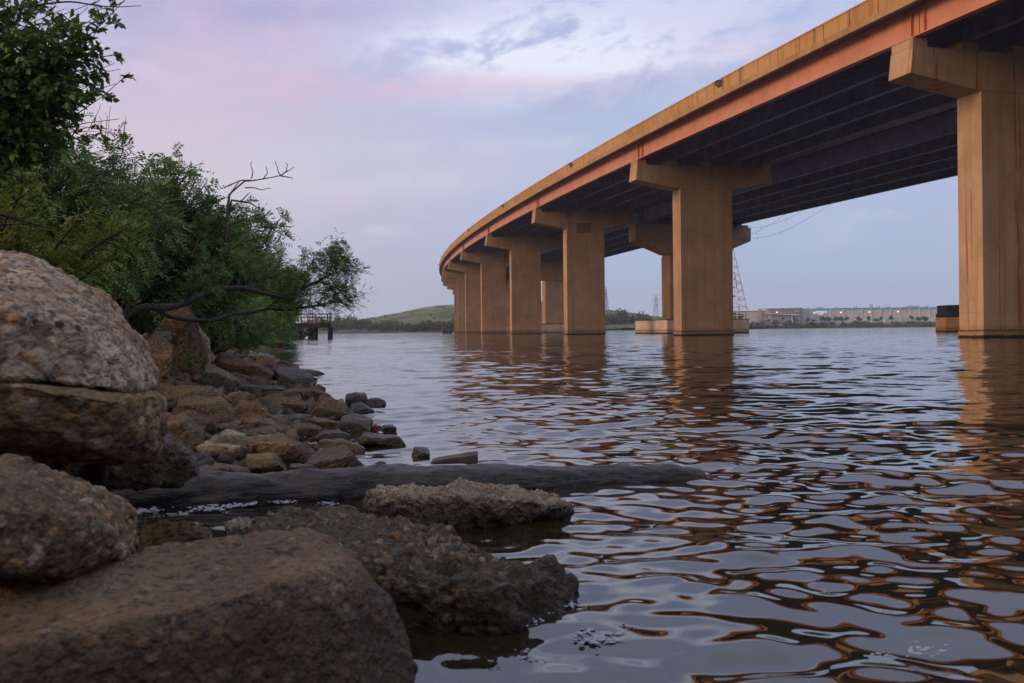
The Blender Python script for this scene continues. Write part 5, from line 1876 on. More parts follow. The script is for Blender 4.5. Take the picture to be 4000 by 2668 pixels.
def rubble():
    """countless small stones lying between the larger rocks"""
    rng = np.random.default_rng(99)
    CUBE = np.array([[a, b, c] for c in (-1, 1) for b in (-1, 1) for a in (-1, 1)], float)
    CUBEQ = np.array([[0, 2, 3, 1], [4, 5, 7, 6], [0, 1, 5, 4], [1, 3, 7, 5], [3, 2, 6, 7], [2, 0, 4, 6]])
    parts = []
    n = 0
    while n < 4200:
        y = 2.6 * math.exp(rng.uniform(0, 2.6))
        xs = float(np.interp(y, SHY, SHX))
        x = xs + rng.uniform(-0.30 * y ** 0.8 - 0.5, 0.12 + 0.03 * y)
        if y < 4.7 and x < -2.4:
            continue
        r = 0.010 + 0.0075 * y ** 0.75 * rng.uniform(0.2, 1.0) ** 3.0 * 2.5
        z = float(ground_z(x, y)) + r * 0.05
        if z < -0.05:
            continue
        A = CUBE * np.array([r * rng.uniform(0.8, 1.8), r * rng.uniform(0.7, 1.4), r * rng.uniform(0.25, 0.6)]) * rng.uniform(0.55, 1.0, (8, 3))
        q = mathutils.Euler((rng.normal(0, 0.5), rng.normal(0, 0.5), rng.uniform(0, 6.28))).to_matrix()
        A = A @ np.array(q).T
        parts.append((A + np.array([x, y, z]), CUBEQ))
        n += 1
    V, Q = merge(parts)
    m, t, b = mat('rubble_stones', 0.85, 0.2)
    g = t.n('ShaderNodeNewGeometry')
    c = t.ramp(g.outputs['Random Per Island'], [(0, (0.05, 0.04, 0.033)), (0.35, (0.085, 0.058, 0.037)), (0.7, (0.13, 0.082, 0.045)), (0.93, (0.18, 0.135, 0.095)), (1.0, (0.12, 0.04, 0.03))])
    nn = t.noise(g.outputs['Position'], 22, 5, 0.65)
    c = t.mix(t.m('MULTIPLY', t.step(nn, 0.45, 0.7), 0.6), c, (0.04, 0.03, 0.024))
    z = t.xyz(g.outputs['Position'])[2]
    c = t.mix(t.m('MULTIPLY', t.step(z, 0.09, 0.0), 0.7), c, (0.02, 0.016, 0.012))
    t.put(b.inputs['Base Color'], c)
    t.put(b.inputs['Normal'], t.bump(nn, 0.8, 0.015))
    tag(obj('rubble', np_mesh('rubble', V, Q), m), 'small broken stones scattered between the shore rocks', 'rubble', kind='stuff')


rubble()

#@@ROCKS-END
#@@TREES-BEGIN
# ------------------------------------------------------------------ trees and shrubs of the near bank
M['leaf_dark'] = foliage('dark_broad_leaves', (0.079, 0.142, 0.041), (0.140, 0.235, 0.058), (0.10, 0.13, 0.02), 0.05, 0.30)
M['leaf_mid'] = foliage('pinnate_green_leaves', (0.075, 0.150, 0.051), (0.137, 0.233, 0.065), (0.11, 0.12, 0.02), 0.06, 0.30)
M['leaf_olive'] = foliage('olive_yellow_leaves', (0.140, 0.191, 0.041), (0.266, 0.310, 0.049), (0.16, 0.15, 0.02), 0.12, 0.30)
M['leaf_bright'] = foliage('bright_green_leaves', (0.097, 0.192, 0.030), (0.157, 0.274, 0.046), (0.14, 0.17, 0.02), 0.1, 0.35)
M['grass'] = foliage('grass_blades', (0.04, 0.075, 0.018), (0.07, 0.115, 0.03), (0.12, 0.12, 0.03), 0.1, 0.25)
M['straw'] = foliage('straw_blades', (0.20, 0.16, 0.08), (0.28, 0.22, 0.11), (0.3, 0.25, 0.1), 0.1, 0.2)
M['limb'] = simple('dark_limb_bark', (0.048, 0.040, 0.036), 0.9, 0.4, 25.0, bump=0.008)
M['dead_wood'] = simple('bare_grey_twigs', (0.085, 0.070, 0.058), 0.9, 0.35, 12.0)


def bez(p0, p1, p2, n):
    t = np.linspace(0, 1, n)[:, None]
    return (1 - t) ** 2 * p0 + 2 * t * (1 - t) * p1 + t * t * p2


def wob(P, amp, rng):
    n = len(P)
    w = rng.normal(0, 1, (n, 3))
    for _ in range(3):
        w[1:-1] = (w[:-2] + w[1:-1] + w[2:]) / 3
    return P + w * amp * np.linspace(0, 1, n)[:, None]


def shrub(label, root_px, d0, blobs, leaf_m, seed, name='shrub', cat='shrub', group=None, branches=24, twigs=7, per=7, leaf=0.03, pairs=6, rachis=0.16, simple_leaf=False, r0=0.03, droop=0.15, bark='limb', stems=3, extra=None):
    """stems rise from the root and arch out to tips inside the given blobs (px, py, rx, ry, distance, depth)"""
    rng = np.random.default_rng(seed)
    g = at(root_px[0], root_px[1], d0)
    root_p = np.array([g.x, g.y, float(ground_z(g.x, g.y)) - 0.1])
    root = empty(name, tuple(root_p), label, cat, group)
    paths, rads = [], []
    LB, LD, LU, LL = [], [], [], []
    area = np.array([b[2] * b[3] for b in blobs], float)
    pick = rng.choice(len(blobs), branches, p=area / area.sum())
    stem_p = [root_p + np.array([rng.normal(0, 0.15), rng.normal(0, 0.2), 0]) for _ in range(stems)]
    for b in pick:
        px, py, rx_, ry_, d, dd = blobs[b]
        v = unit(rng.normal(0, 1, (1, 3)))[0] * rng.uniform(0.35, 1.0) ** 0.5
        q = at(px + v[0] * rx_, py + v[1] * ry_, d + v[2] * dd)
        tip = np.array(tuple(q))
        s0 = stem_p[rng.integers(0, stems)]
        L = np.linalg.norm(tip - s0)
        ctrl = s0 * 0.45 + tip * 0.55 + np.array([0, 0, 0.18 * L]) + rng.normal(0, 0.06 * L, 3)
        P = wob(bez(s0, ctrl, tip, 14), 0.03 * L, rng)
        paths.append(P)
        rads.append(np.linspace(r0 * rng.uniform(0.6, 1.0), r0 * 0.12, 14))
        sc_ = max(0.25, min(1.0, rx_ * d / F))
        for _ in range(twigs):
            t = rng.uniform(0.45, 1.0)
            i = min(12, int(t * 13))
            base = P[i] + (P[i + 1] - P[i]) * (t * 13 - i)
            dirv = unit((P[i + 1] - P[i])[None])[0]
            out = unit((rng.normal(0, 1, 3) + dirv * 1.1 + np.array([0, 0, 0.35]))[None])[0]
            tl = rng.uniform(0.25, 0.6) * sc_
            T = wob(np.array([base + out * tl * u + np.array([0, 0, -droop * tl * u * u]) for u in np.linspace(0, 1, 6)]), 0.03 * tl, rng)
            paths.append(T)
            rads.append(np.linspace(r0 * 0.16, r0 * 0.05, 6))
            for j in range(per):
                u = (j + rng.uniform(0.2, 1)) / per
                a = u * 5
                i2 = min(4, int(a))
                pb = T[i2] + (T[i2 + 1] - T[i2]) * (a - i2)
                ld = unit((out * 0.7 + rng.normal(0, 0.75, 3))[None])[0]
                LB.append(pb)
                LD.append(ld)
                LU.append(np.array([0, 0, 1.0]) + rng.normal(0, 0.45, 3))
                LL.append(rng.uniform(0.65, 1.25))
    LB, LD, LU, LL = np.array(LB), np.array(LD), np.array(LU), np.array(LL)
    if simple_leaf:
        V, Q = leaf_arrays(LB, LD + np.array([0, 0, -0.35]), LU, LL * leaf, LL * leaf * 0.52, True)
    else:
        V, Q = compound(LB, LD, LU, LL * rachis, pairs, leaf, rng)
    obj('crown', np_mesh('crown', V, Q), M[leaf_m], root)
    V, Q = tube_arrays(paths, rads, 5)
    obj('stems', np_mesh('stems', V, Q, True), M[bark], root)
    if extra:
        P_, R_ = [], []
        for pts, ra, rb in extra:
            A = np.array([tuple(at(x, y, d)) for x, y, d in pts])
            k = np.linspace(0, len(A) - 1, 8 * len(A))
            A = np.stack([np.interp(k, np.arange(len(A)), A[:, i]) for i in range(3)], 1)
            for _ in range(10):
                A[1:-1] = (A[:-2] + 2 * A[1:-1] + A[2:]) / 4
            P_.append(A)
            R_.append(np.linspace(ra, rb, len(A)))
        V, Q = tube_arrays(P_, R_, 7)
        obj('limb', np_mesh('limb', V, Q, True), M[bark], root)
    return root


def c5r(L, ds):
    """crop over the limbs -> pixel + distance"""
    n = len(L)
    return [(300 + 0.5104 * x, 900 + 0.5104 * y, ds[0] + (ds[1] - ds[0]) * i / (n - 1)) for i, (x, y) in enumerate(L)]


def c4r(L, ds):
    n = len(L)
    return [(0.6377 * x, 0.6377 * y, ds[0] + (ds[1] - ds[0]) * i / (n - 1)) for i, (x, y) in enumerate(L)]


GT = 'trees and shrubs of the near bank'
# broad leaved tree leaning in at the top left, its crown reaching out of the frame
shrub('broad leaved tree hanging into the top left corner', (-900, 1200), 6.4,
      [(-250, 150, 260, 300, 6.6, 0.6), (30, 180, 260, 260, 6.5, 0.5), (240, 300, 170, 160, 6.4, 0.3), (80, 420, 260, 170, 6.5, 0.4), (390, 300, 130, 90, 6.4, 0.15), (280, 430, 190, 120, 6.4, 0.2), (390, 130, 80, 120, 6.4, 0.12), (120, 300, 260, 180, 6.4, 0.3), (250, 250, 200, 170, 6.4, 0.3), (120, 560, 240, 90, 6.5, 0.3), (200, 70, 190, 110, 6.5, 0.3), (330, 180, 60, 90, 6.4, 0.1), (470, 340, 50, 30, 6.4, 0.08), (-100, -150, 300, 150, 6.6, 0.6)],
      'leaf_dark', 201, 'tree', 'tree', GT, 330, 9, 11, 0.056, simple_leaf=True, r0=0.016,
      extra=[(c4r([(-700, 500), (0, 380), (180, 300), (330, 220), (520, 160)], (6.3, 6.5)), 0.012, 0.003), (c4r([(-500, 300), (0, 100), (150, 40), (430, 5), (560, 30), (700, 45), (865, 35)], (6.4, 6.5)), 0.010, 0.002),
             (c4r([(560, 30), (600, 8), (640, -20)], (6.5, 6.5)), 0.005, 0.002), (c4r([(690, 45), (760, 10), (770, -15)], (6.5, 6.5)), 0.005, 0.002), (c4r([(-500, 900), (0, 620), (200, 540), (420, 480), (640, 560), (700, 600)], (6.3, 6.5)), 0.010, 0.002)])
# shrubs of the middle mass
shrub('olive green shrub directly behind the largest boulder', (-150, 1250), 7.6,
      [(-120, 900, 330, 280, 7.6, 0.6), (220, 880, 260, 220, 7.6, 0.5), (400, 940, 180, 130, 7.7, 0.5)], 'leaf_olive', 202, group=GT, branches=46, twigs=7, per=8, leaf=0.038, pairs=6, rachis=0.17)
shrub('dark shrub filling the slope under the broad leaved tree', (-100, 1200), 9.3,
      [(60, 680, 330, 260, 9.4, 0.7), (330, 640, 240, 190, 9.5, 0.6), (520, 760, 240, 200, 9.6, 0.6), (250, 970, 380, 140, 9.2, 0.6)], 'leaf_mid', 203, group=GT, branches=70, twigs=8, per=8, leaf=0.044, pairs=6, rachis=0.20)
shrub('feathery shrub whose sprays top the middle of the skyline', (420, 1240), 11.2,
      [(640, 800, 230, 190, 11.3, 0.7), (760, 720, 110, 140, 11.3, 0.4), (860, 860, 150, 170, 11.5, 0.5), (600, 980, 330, 120, 11.4, 0.6)], 'leaf_mid', 204, group=GT, branches=64, twigs=8, per=8, leaf=0.052, pairs=6, rachis=0.23, r0=0.035,
      extra=[(c4r([(1375, 1560), (1378, 1470), (1392, 1300), (1405, 1190)], (11.3, 11.3)), 0.022, 0.014)])
shrub('dense shrub right of the skyline sprays, above the long bare limb', (600, 1260), 13.0,
      [(880, 990, 210, 190, 13.2, 0.8), (1000, 930, 130, 130, 13.3, 0.5), (1060, 1000, 90, 110, 13.4, 0.4), (740, 1060, 260, 90, 12.8, 0.7)], 'leaf_dark', 205, group=GT, branches=64, twigs=8, per=8, leaf=0.056, pairs=5, rachis=0.22, r0=0.035)
shrub('shrub closing the slope behind the others at the upper left', (100, 1200), 14.5,
      [(200, 820, 420, 260, 14.5, 1.0), (480, 700, 220, 160, 14.8, 0.7), (650, 950, 300, 220, 15.0, 0.9), (0, 560, 330, 230, 14.5, 1.0)], 'leaf_dark', 206, group=GT, branches=72, twigs=8, per=8, leaf=0.050, pairs=6, rachis=0.25, r0=0.045)
# the overhanging tree with the long bare limbs
shrub('overhanging tree with long bare limbs reaching over the water', (400, 1262), 9.1,
      [(480, 1215, 25, 15, 9.3, 0.1)],
      'leaf_dark', 207, 'tree', 'tree', GT, 3, 2, 2, 0.03, pairs=5, rachis=0.12, r0=0.012)
LIMB_ROOT = [o for o in bpy.data.objects if o.get('label') == 'overhanging tree with long bare limbs reaching over the water'][0]


def limb_tree(root):
    rng = np.random.default_rng(31)
    specs = [(c5r([(330, 700), (380, 650), (540, 575), (650, 600), (780, 580), (920, 510), (1060, 450), (1290, 435), (1420, 480), (1560, 515), (1650, 510), (1800, 410), (1960, 330)], (9.2, 11.6)), 0.044, 0.013),
             (c5r([(535, 577), (575, 592), (620, 612), (700, 660), (850, 685), (1020, 695), (1150, 650), (1300, 635), (1450, 600), (1620, 610), (1800, 575), (1910, 580)], (9.62, 11.6)), 0.028, 0.009),
             (c5r([(1310, 430), (1400, 370), (1560, 342)], (10.7, 11.1)), 0.014, 0.006), (c5r([(1230, 440), (1255, 340), (1300, 250)], (10.6, 10.8)), 0.012, 0.005),
             (c5r([(1640, 515), (1700, 430), (1760, 340), (1800, 230)], (11.4, 11.6)), 0.012, 0.004), (c5r([(1800, 410), (1870, 400), (1940, 420), (2010, 450), (2070, 470)], (11.5, 11.7)), 0.010, 0.003),
             (c5r([(1955, 332), (1990, 260), (2010, 200)], (11.6, 11.7)), 0.010, 0.003), (c5r([(1880, 380), (1930, 280), (1960, 180)], (11.5, 11.6)), 0.009, 0.003), (c5r([(1950, 332), (2010, 315), (2060, 305)], (11.6, 11.7)), 0.009, 0.003),
             (c5r([(1800, 575), (1900, 560), (2000, 540), (2070, 580)], (11.5, 11.7)), 0.008, 0.003), (c5r([(1450, 600), (1540, 540), (1600, 470), (1640, 380)], (11.1, 11.4)), 0.009, 0.003), (c5r([(780, 580), (860, 520), (960, 380), (1130, 190)], (9.7, 10.0)), 0.009, 0.003)]
    paths, rads, sp = [], [], []
    for i, (pts, ra, rb) in enumerate(specs):
        A = np.array([tuple(at(x, y, d)) for x, y, d in pts])
        k = np.linspace(0, len(A) - 1, 6 * len(A))
        A = np.stack([np.interp(k, np.arange(len(A)), A[:, j]) for j in range(3)], 1)
        for _ in range(6):
            A[1:-1] = (A[:-2] + 2 * A[1:-1] + A[2:]) / 4
        A = wob(A, 0.015, rng)
        paths.append(A)
        rads.append(np.linspace(ra, rb, len(A)))
        if i >= 2:
            sp.append(A)
    sp.append(paths[0][-26:])
    sp.append(paths[1][-22:])
    LB, LD, LU, LL, tp, tr = [], [], [], [], [], []
    for A in sp:
        L = np.linalg.norm(A[-1] - A[0])
        for _ in range(int(16 + 34 * L)):
            i = rng.integers(len(A) // 5, len(A) - 1)
            out = unit((rng.normal(0, 0.8, 3) + np.array([0.35, 0, 0.55]) + 0.6 * unit((A[i + 1] - A[i])[None])[0])[None])[0]
            tl = rng.uniform(0.12, 0.32)
            T = np.array([A[i] + out * tl * u + np.array([0, 0, -0.12 * tl * u * u]) for u in np.linspace(0, 1, 4)])
            tp.append(T)
            tr.append(np.linspace(0.004, 0.0015, 4))
            for j in range(5):
                u = rng.uniform(0.35, 1.0)
                LB.append(A[i] + out * tl * u)
                LD.append(unit((out * 0.8 + rng.normal(0, 0.7, 3))[None])[0])
                LU.append(np.array([0, 0, 1.0]) + rng.normal(0, 0.5, 3))
                LL.append(rng.uniform(0.6, 1.2))
    V, Q = compound(np.array(LB), np.array(LD), np.array(LU), np.array(LL) * 0.125, 5, 0.031, rng)
    obj('sprays', np_mesh('sprays', V, Q), M['leaf_dark'], root)
    V, Q = merge([tube_arrays(paths[:2], rads[:2], 9), tube_arrays(paths[2:], rads[2:], 6), tube_arrays(tp, tr, 4)])
    obj('limb', np_mesh('limb', V, Q, True), M['limb'], root)


limb_tree(LIMB_ROOT)
# low growth along the shore, near to far
shrub('low bush between the leaning pale slab and the water', (820, 1330), 19,
      [(900, 1250, 160, 80, 19.5, 1.2), (800, 1180, 150, 90, 19, 1.2), (980, 1290, 90, 50, 20, 0.8)], 'leaf_mid', 210, group=GT, branches=60, twigs=7, per=7, leaf=0.055, pairs=5, rachis=0.25, r0=0.03)
shrub('yellow green bush under the tip of the lower bare limb', (900, 1330), 27,
      [(1020, 1270, 120, 60, 27, 1.5), (940, 1200, 160, 80, 27, 1.5), (1050, 1250, 60, 55, 28, 1.2)], 'leaf_bright', 211, group=GT, branches=54, twigs=7, per=7, leaf=0.075, pairs=5, rachis=0.34, r0=0.04)
shrub('tall bush behind the overhanging sprays before the fishing pier', (1000, 1320), 42,
      [(1060, 1140, 80, 100, 42, 2.5), (1000, 1110, 110, 110, 42, 2.5), (1070, 1220, 70, 60, 43, 2.0), (1040, 1220, 120, 70, 42, 2.0)], 'leaf_dark', 212, group=GT, branches=70, twigs=7, per=7, leaf=0.12, pairs=5, rachis=0.52, r0=0.06)
shrub('dark bush at the root of the fishing pier', (1080, 1312), 66,
      [(1080, 1250, 70, 50, 66, 4), (1135, 1278, 30, 22, 67, 1.5), (1040, 1240, 110, 70, 66, 4), (1100, 1195, 45, 55, 66, 2)], 'leaf_mid', 213, group=GT, branches=64, twigs=7, per=7, leaf=0.19, pairs=5, rachis=0.8, r0=0.08)
shrub('tree standing behind the sprays above the fishing pier', (1040, 1300), 90,
      [(1060, 1060, 120, 120, 90, 5), (1090, 1130, 80, 90, 90, 4), (980, 1120, 150, 120, 90, 5), (1120, 1190, 40, 45, 90, 3)], 'leaf_dark', 214, 'tree', 'tree', GT, branches=70, twigs=7, per=7, leaf=0.26, pairs=5, rachis=1.1, r0=0.14)
shrub('big tree closing the view between shrubs and the far shore', (700, 1270), 32,
      [(760, 980, 230, 160, 32, 3), (920, 1080, 170, 120, 33, 2.5), (600, 900, 250, 200, 32, 3)], 'leaf_dark', 215, 'tree', 'tree', GT, branches=80, twigs=8, per=8, leaf=0.10, pairs=6, rachis=0.5, r0=0.10)
shrub('round green shrub deep in the slope left of centre', (300, 1250), 20,
      [(350, 950, 350, 200, 20, 1.8), (100, 800, 350, 250, 20, 1.8), (500, 1100, 300, 110, 19, 1.5)], 'leaf_mid', 216, group=GT, branches=72, twigs=8, per=8, leaf=0.065, pairs=6, rachis=0.32, r0=0.06)
# bare branches standing out against the sky
def bare(label, polys, d, r):
    p = polys[0][0]
    P_, R_ = [], []
    rng = np.random.default_rng(len(polys))
    for i, pl_ in enumerate(polys):
        A = np.array([tuple(at(0.6377 * x, 0.6377 * y, d)) for x, y in pl_])
        k = np.linspace(0, len(A) - 1, 5 * len(A))
        A = np.stack([np.interp(k, np.arange(len(A)), A[:, j]) for j in range(3)], 1)
        A = wob(A, 0.012, rng)
        P_.append(A)
        R_.append(np.linspace(r if i == 0 else r * 0.5, r * 0.22, len(A)))
    V, Q = tube_arrays(P_, R_, 6)
    o = obj('bare_branch', np_mesh('bare_branch', V, Q, True), M['dead_wood'])
    tag(o, label, 'branch', 'bare branches against the sky')
    settle(o)


bare('forked bare branch reaching right against the sky, highest of the dead ones', [[(1378, 1560), (1392, 1300), (1405, 1190), (1500, 1110), (1580, 1100), (1720, 1075), (1800, 1020)], [(1405, 1190), (1470, 1110), (1595, 1100)], [(1540, 1095), (1550, 1050), (1535, 990)],
      [(1610, 1100), (1638, 1060), (1636, 1018)], [(1720, 1078), (1700, 1040), (1690, 992)], [(1722, 1078), (1760, 1040), (1752, 1005)], [(1720, 1078), (1770, 1085), (1800, 1095)], [(1500, 1150), (1560, 1150), (1610, 1165), (1660, 1148)], [(1395, 1140), (1470, 1105), (1540, 1100)]], 11.2, 0.015)
bare('lower bare branch with curved twigs under the highest dead one', [[(1392, 1330), (1420, 1225), (1530, 1240), (1590, 1280), (1620, 1285)], [(1480, 1300), (1600, 1350), (1740, 1390), (1805, 1390)], [(1590, 1280), (1585, 1245)], [(1590, 1350), (1640, 1310), (1662, 1275)], [(1690, 1370), (1715, 1345), (1726, 1325)], [(1480, 1230), (1510, 1200), (1530, 1178)], [(1640, 1360), (1670, 1400), (1690, 1420)]], 11.4, 0.016)
bare('thin upright dead stems above the middle shrubs', [[(745, 900), (762, 800), (775, 712)], [(655, 880), (668, 760), (675, 650)], [(640, 860), (662, 720), (640, 690)], [(540, 800), (600, 690), (618, 640)], [(618, 830), (620, 760), (612, 708)], [(500, 760), (520, 660), (545, 630)]], 10.5, 0.009)
bare('long pale bare stem crossing the shrubs above the largest boulder', [[(-60, 1300), (60, 1330), (200, 1370), (330, 1400), (480, 1445)], [(0, 1380), (130, 1372), (230, 1390)], [(60, 1260), (160, 1180), (230, 1140)], [(0, 1150), (60, 1140), (130, 1200)]], 6.9, 0.011)
bare('grey dead branch lying across the dark of the slope', [[(340 + 150, 1500), (680, 1520), (860, 1540)], [(620, 1640), (700, 1660), (780, 1690)], [(1180, 1560), (1200, 1500), (1215, 1455)], [(880, 1500), (980, 1380), (1090, 1290)], [(930, 1560), (960, 1400), (1000, 1250)]], 9.0, 0.012)


# tufts of grass and small plants among the rocks
def tuft(label, px, py, wpx, hpx, d, n, m, seed, wide=0.012, cat='grass tuft', name='grass_tuft'):
    rng = np.random.default_rng(seed)
    c = at(px, py, d)
    w, h = wpx * d / F / 2, hpx * d / F
    B = np.stack([c.x + rng.normal(0, w * 0.5, n), d + rng.normal(0, w * 0.4, n), np.full(n, c.z - 0.03)], 1)
    D = np.stack([rng.normal(0, 0.4, n), rng.normal(0, 0.35, n), np.ones(n)], 1)
    V, Q = leaf_arrays(B, D, rng.normal(0, 1, (n, 3)), h * rng.uniform(0.5, 1.15, n), np.full(n, wide), True)
    o = obj(name, np_mesh(name, V, Q), M[m])
    tag(o, label, cat, 'small plants among the rocks')
    settle(o)


def plant(label, px, py, hpx, d, m, seed, n=5):
    rng = np.random.default_rng(seed)
    c = at(px, py, d)
    h = hpx * d / F
    root = empty('small_plant', c, label, 'plant', 'small plants among the rocks')
    P_, LB, LD = [], [], []
    for i in range(n):
        a = rng.uniform(0, 6.28)
        tip = np.array(c) + np.array([math.cos(a) * h * 0.35, math.sin(a) * h * 0.35, h * rng.uniform(0.6, 1.1)])
        b = np.array(c) + np.array([rng.normal(0, 0.03), rng.normal(0, 0.03), -0.04])
        T = bez(b, (b + tip) / 2 + np.array([0, 0, h * 0.15]), tip, 8)
        P_.append(T)
        for j in range(16):
            u = rng.uniform(1.5, 7)
            k = min(6, int(u))
            LB.append(T[k] + (T[k + 1] - T[k]) * (u - k))
            LD.append(np.array([rng.normal(0, 1), rng.normal(0, 1), 0.6]))
    LB, LD = np.array(LB), np.array(LD)
    V, Q = leaf_arrays(LB, LD, np.array([0, 0, 1.0]) + rng.normal(0, 0.4, (len(LB), 3)), np.full(len(LB), h * 0.28), np.full(len(LB), h * 0.07), True)
    obj('leaves', np_mesh('leaves', V, Q), M[m], root)
    V, Q = tube_arrays(P_, [np.linspace(0.006, 0.002, 8)] * n, 5)
    obj('stem', np_mesh('stem', V, Q, True), M['grass'], root)


tuft('tuft of long green grass just right of the top of the largest boulder', 555, 1290, 110, 95, 9.5, 420, 'grass', 81)
tuft('tuft of grass behind the grassy tuft, against the dark boulder', 600, 1265, 70, 60, 11.0, 240, 'grass', 82)
tuft('dry straw coloured tuft at the bend of the shoreline', 918, 1352, 60, 32, 30, 420, 'straw', 83, 0.03)
tuft('green grass below the yellow green bush at the shoreline', 960, 1330, 90, 40, 33, 420, 'grass', 84, 0.03)
plant('tallest leafy plant growing on the broad rock', 735, 1440, 62, 10.0, 'leaf_bright', 91, 6)
plant('leafy plant at the left end of the broad rock', 672, 1432, 45, 9.6, 'leaf_bright', 92, 5)
plant('leafy plant at the lower right of the broad rock', 788, 1450, 52, 10.0, 'leaf_bright', 93, 6)
plant('small leafy plant on the upper edge of the broad rock', 780, 1396, 28, 11.0, 'leaf_bright', 94, 4)
sk = [at(500 + .2679 * x, 1180 + .2679 * y, 9.7) for x, y in ((735, 998), (800, 995), (900, 975), (1035, 940))]
mb = MB()
mb.tube(sk, [0.008, 0.007, 0.006, 0.003], 6)
o_ = mb.build('dry_stick', M['dead_wood'], None, True)
tag(o_, 'thin dry stick lying on the broad rock below the leafy plants', 'stick')
settle(o_)

# ------------------------------------------------------------------ timber fishing pier and the person on it
DP = 115.0


def pxp(x, y, d=DP):
    return at(1000 + 0.3403 * x, 1150 + 0.3403 * y, d)


e1 = pxp(866, 340, DP + 2.0)
x1 = e1.x
x0p = x1 - 14.5
fp = empty('fishing_pier', (x1 - 6, DP + 1.5, 0), 'dark timber fishing pier with handrails standing on braced piles', 'pier')
zt_, zl_ = 1.86, 1.30
mb = MB()
for i in range(int(14.5 / 0.2)):
    mb.box(x0p + i * 0.2, x0p + i * 0.2 + 0.185, DP, DP + 2.0, zt_ - 0.06, zt_)
mb.build('deck', M['timber'], fp)
mb = MB()
for y in (DP + 0.05, DP + 1.75):
    mb.box(x0p, x1, y, y + 0.2, zl_, zt_ - 0.062)
mb.build('beam', M['dark_timber'], fp)
for y in (DP + 0.05, DP + 1.75):
    mb = MB()
    for z in (zt_ + 1.02, zt_ + 0.62):
        mb.box(x0p, x1, y - 0.02, y + 0.12, z, z + 0.10)
    mb.build('handrail', M['timber'], fp)
    for x in np.arange(x1 - 0.15, x0p, -1.75):
        mb = MB()
        mb.box(x - 0.06, x + 0.06, y + 0.122, y + 0.24, zt_ + 0.002, zt_ + 1.0)
        mb.build('rail_post', M['timber'], fp)
mb = MB()
for z in (zt_ + 1.02, zt_ + 0.62):
    mb.box(x1 + 0.002, x1 + 0.10, DP, DP + 2.0, z, z + 0.10)
mb.build('handrail', M['timber'], fp)
for px, w_ in ((836, 0.19), (663, 0.17), (605, 0.17), (490, 0.17), (428, 0.17), (330, 0.17)):
    xx = pxp(px, 400).x
    for y in (DP + 0.35, DP + 1.65):
        mb = MB()
        mb.tube([(xx - 0.08 * (px > 800), y, -1.5), (xx, y, zl_ - 0.004)], w_, 10)
        mb.build('pile', M['dark_timber'], fp, True)
for xa_, xb_ in ((663, 540), (490, 640), (605, 520), (428, 310), (310, 428)):
    mb = MB()
    mb.bar((pxp(xa_, 400).x, DP + 0.12, 1.2), (pxp(xb_, 490).x, DP + 0.12, 0.05), 0.12, 0.2)
    mb.build('brace', M['dark_timber'], fp)


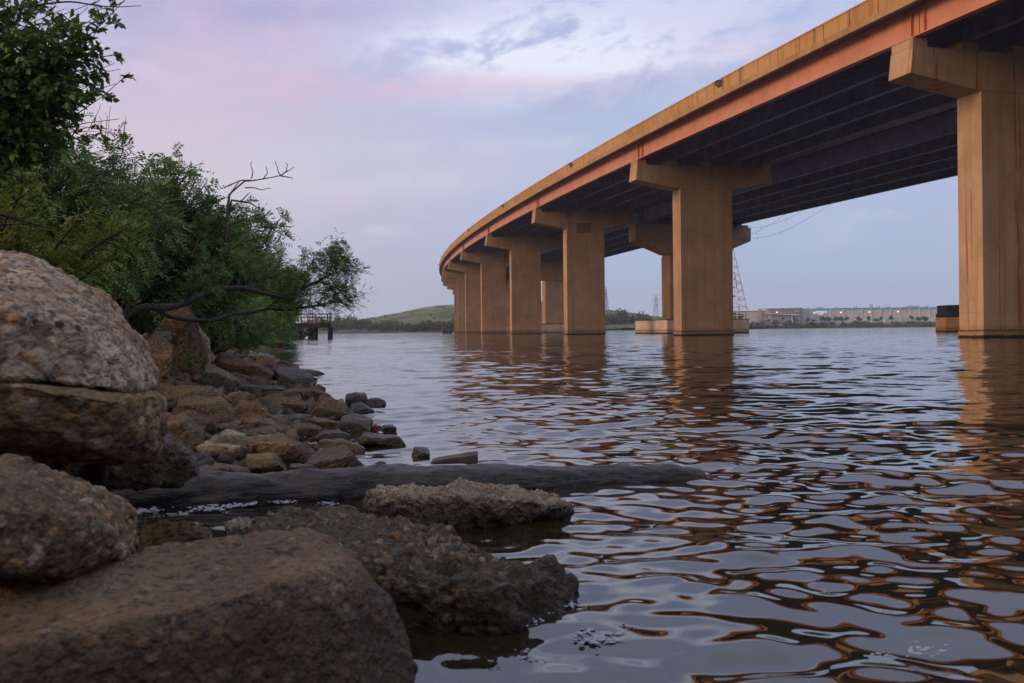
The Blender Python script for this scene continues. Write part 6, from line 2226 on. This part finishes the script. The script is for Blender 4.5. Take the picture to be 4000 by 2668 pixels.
def person(px, label):
    b = pxp(px, 322)
    x, y, z = b.x, DP + 0.9, zt_
    root = empty('person', (x, y, z), label, 'person')
    M.setdefault('skin', simple('skin', (0.42, 0.24, 0.16), 0.6, 0.08, 6.0))
    M.setdefault('shirt', simple('pale_pink_cloth', (0.50, 0.36, 0.33), 0.8, 0.1, 8.0))
    M.setdefault('hair', simple('dark_hair', (0.02, 0.015, 0.012), 0.7, 0.2, 20.0))
    # seated on the deck with knees drawn up and arms round them
    def skin(name, verts, edges, rad, m, parent):
        me = bpy.data.meshes.new(name)
        me.from_pydata([(x + v[0], y + v[1], z + v[2]) for v in verts], edges, [])
        o = bpy.data.objects.new(name, me)
        COL.objects.link(o)
        md = o.modifiers.new('skin', 'SKIN')
        md.use_smooth_shade = True
        for i, r in enumerate(rad):
            me.skin_vertices[0].data[i].radius = (r, r)
        me.skin_vertices[0].data[0].use_root = True
        o.modifiers.new('sub', 'SUBSURF').levels = 1
        bpy.context.view_layer.update()
        nm = bpy.data.meshes.new_from_object(o.evaluated_get(bpy.context.evaluated_depsgraph_get()))
        bpy.data.objects.remove(o)
        return obj(name, nm, m, parent)
    body = [(0, 0, 0.11), (0.02, 0, 0.32), (0.05, 0, 0.50), (0.07, 0, 0.60), (0.10, 0, 0.74), (0.11, 0, 0.82), (0.12, 0.10, 0.09), (0.42, 0.12, 0.46), (0.52, 0.12, 0.07), (0.62, 0.12, 0.05), (0.12, -0.10, 0.09), (0.42, -0.12, 0.46), (0.52, -0.12, 0.07), (0.62, -0.12, 0.05),
            (0.06, 0.19, 0.52), (0.20, 0.24, 0.30), (0.40, 0.10, 0.36), (0.06, -0.19, 0.52), (0.20, -0.24, 0.30), (0.40, -0.10, 0.36)]
    ed = [(0, 1), (1, 2), (2, 3), (3, 4), (4, 5), (0, 6), (6, 7), (7, 8), (8, 9), (0, 10), (10, 11), (11, 12), (12, 13), (2, 14), (14, 15), (15, 16), (2, 17), (17, 18), (18, 19)]
    rd = [0.15, 0.14, 0.13, 0.055, 0.10, 0.085, 0.09, 0.065, 0.045, 0.03, 0.09, 0.065, 0.045, 0.03, 0.055, 0.042, 0.03, 0.055, 0.042, 0.03]
    skin('body', body, ed, rd, M['skin'], root)
    skin('shirt', [(0, 0, 0.10), (0.02, 0, 0.32), (0.05, 0, 0.505), (0.055, 0.19, 0.525), (0.12, 0.22, 0.42), (0.055, -0.19, 0.525), (0.12, -0.22, 0.42)], [(0, 1), (1, 2), (2, 3), (3, 4), (2, 5), (5, 6)], [0.165, 0.157, 0.145, 0.072, 0.066, 0.072, 0.066], M['shirt'], root)
    D0, Q0 = ico(3)
    Vh = D0 * np.array([0.115, 0.10, 0.10]) + np.array([x + 0.085, y, z + 0.835])
    obj('hair', np_mesh('hair', Vh, Q0, True), M['hair'], root)


person(575, 'person in a pale pink top sitting on the deck of the fishing pier')

#@@TREES-END

# ------------------------------------------------------------------ thin evening haze over the river
def haze():
    mb_ = MB()
    mb_.box(-3100, 3100, -3100, 3100, -3.0, 125.0)
    m = bpy.data.materials.new('haze')
    m.use_nodes = True
    t = NT(m.node_tree)
    m.node_tree.nodes.clear()
    v = t.n('ShaderNodeVolumePrincipled')
    v.inputs['Color'].default_value = (0.88, 0.93, 1.0, 1)
    v.inputs['Density'].default_value = 0.00022
    v.inputs['Anisotropy'].default_value = 0.2
    t.t.links.new(v.outputs[0], t.n('ShaderNodeOutputMaterial').inputs['Volume'])
    o = mb_.build('haze', m)
    tag(o, 'thin evening haze over the river', 'haze', kind='stuff')


haze()
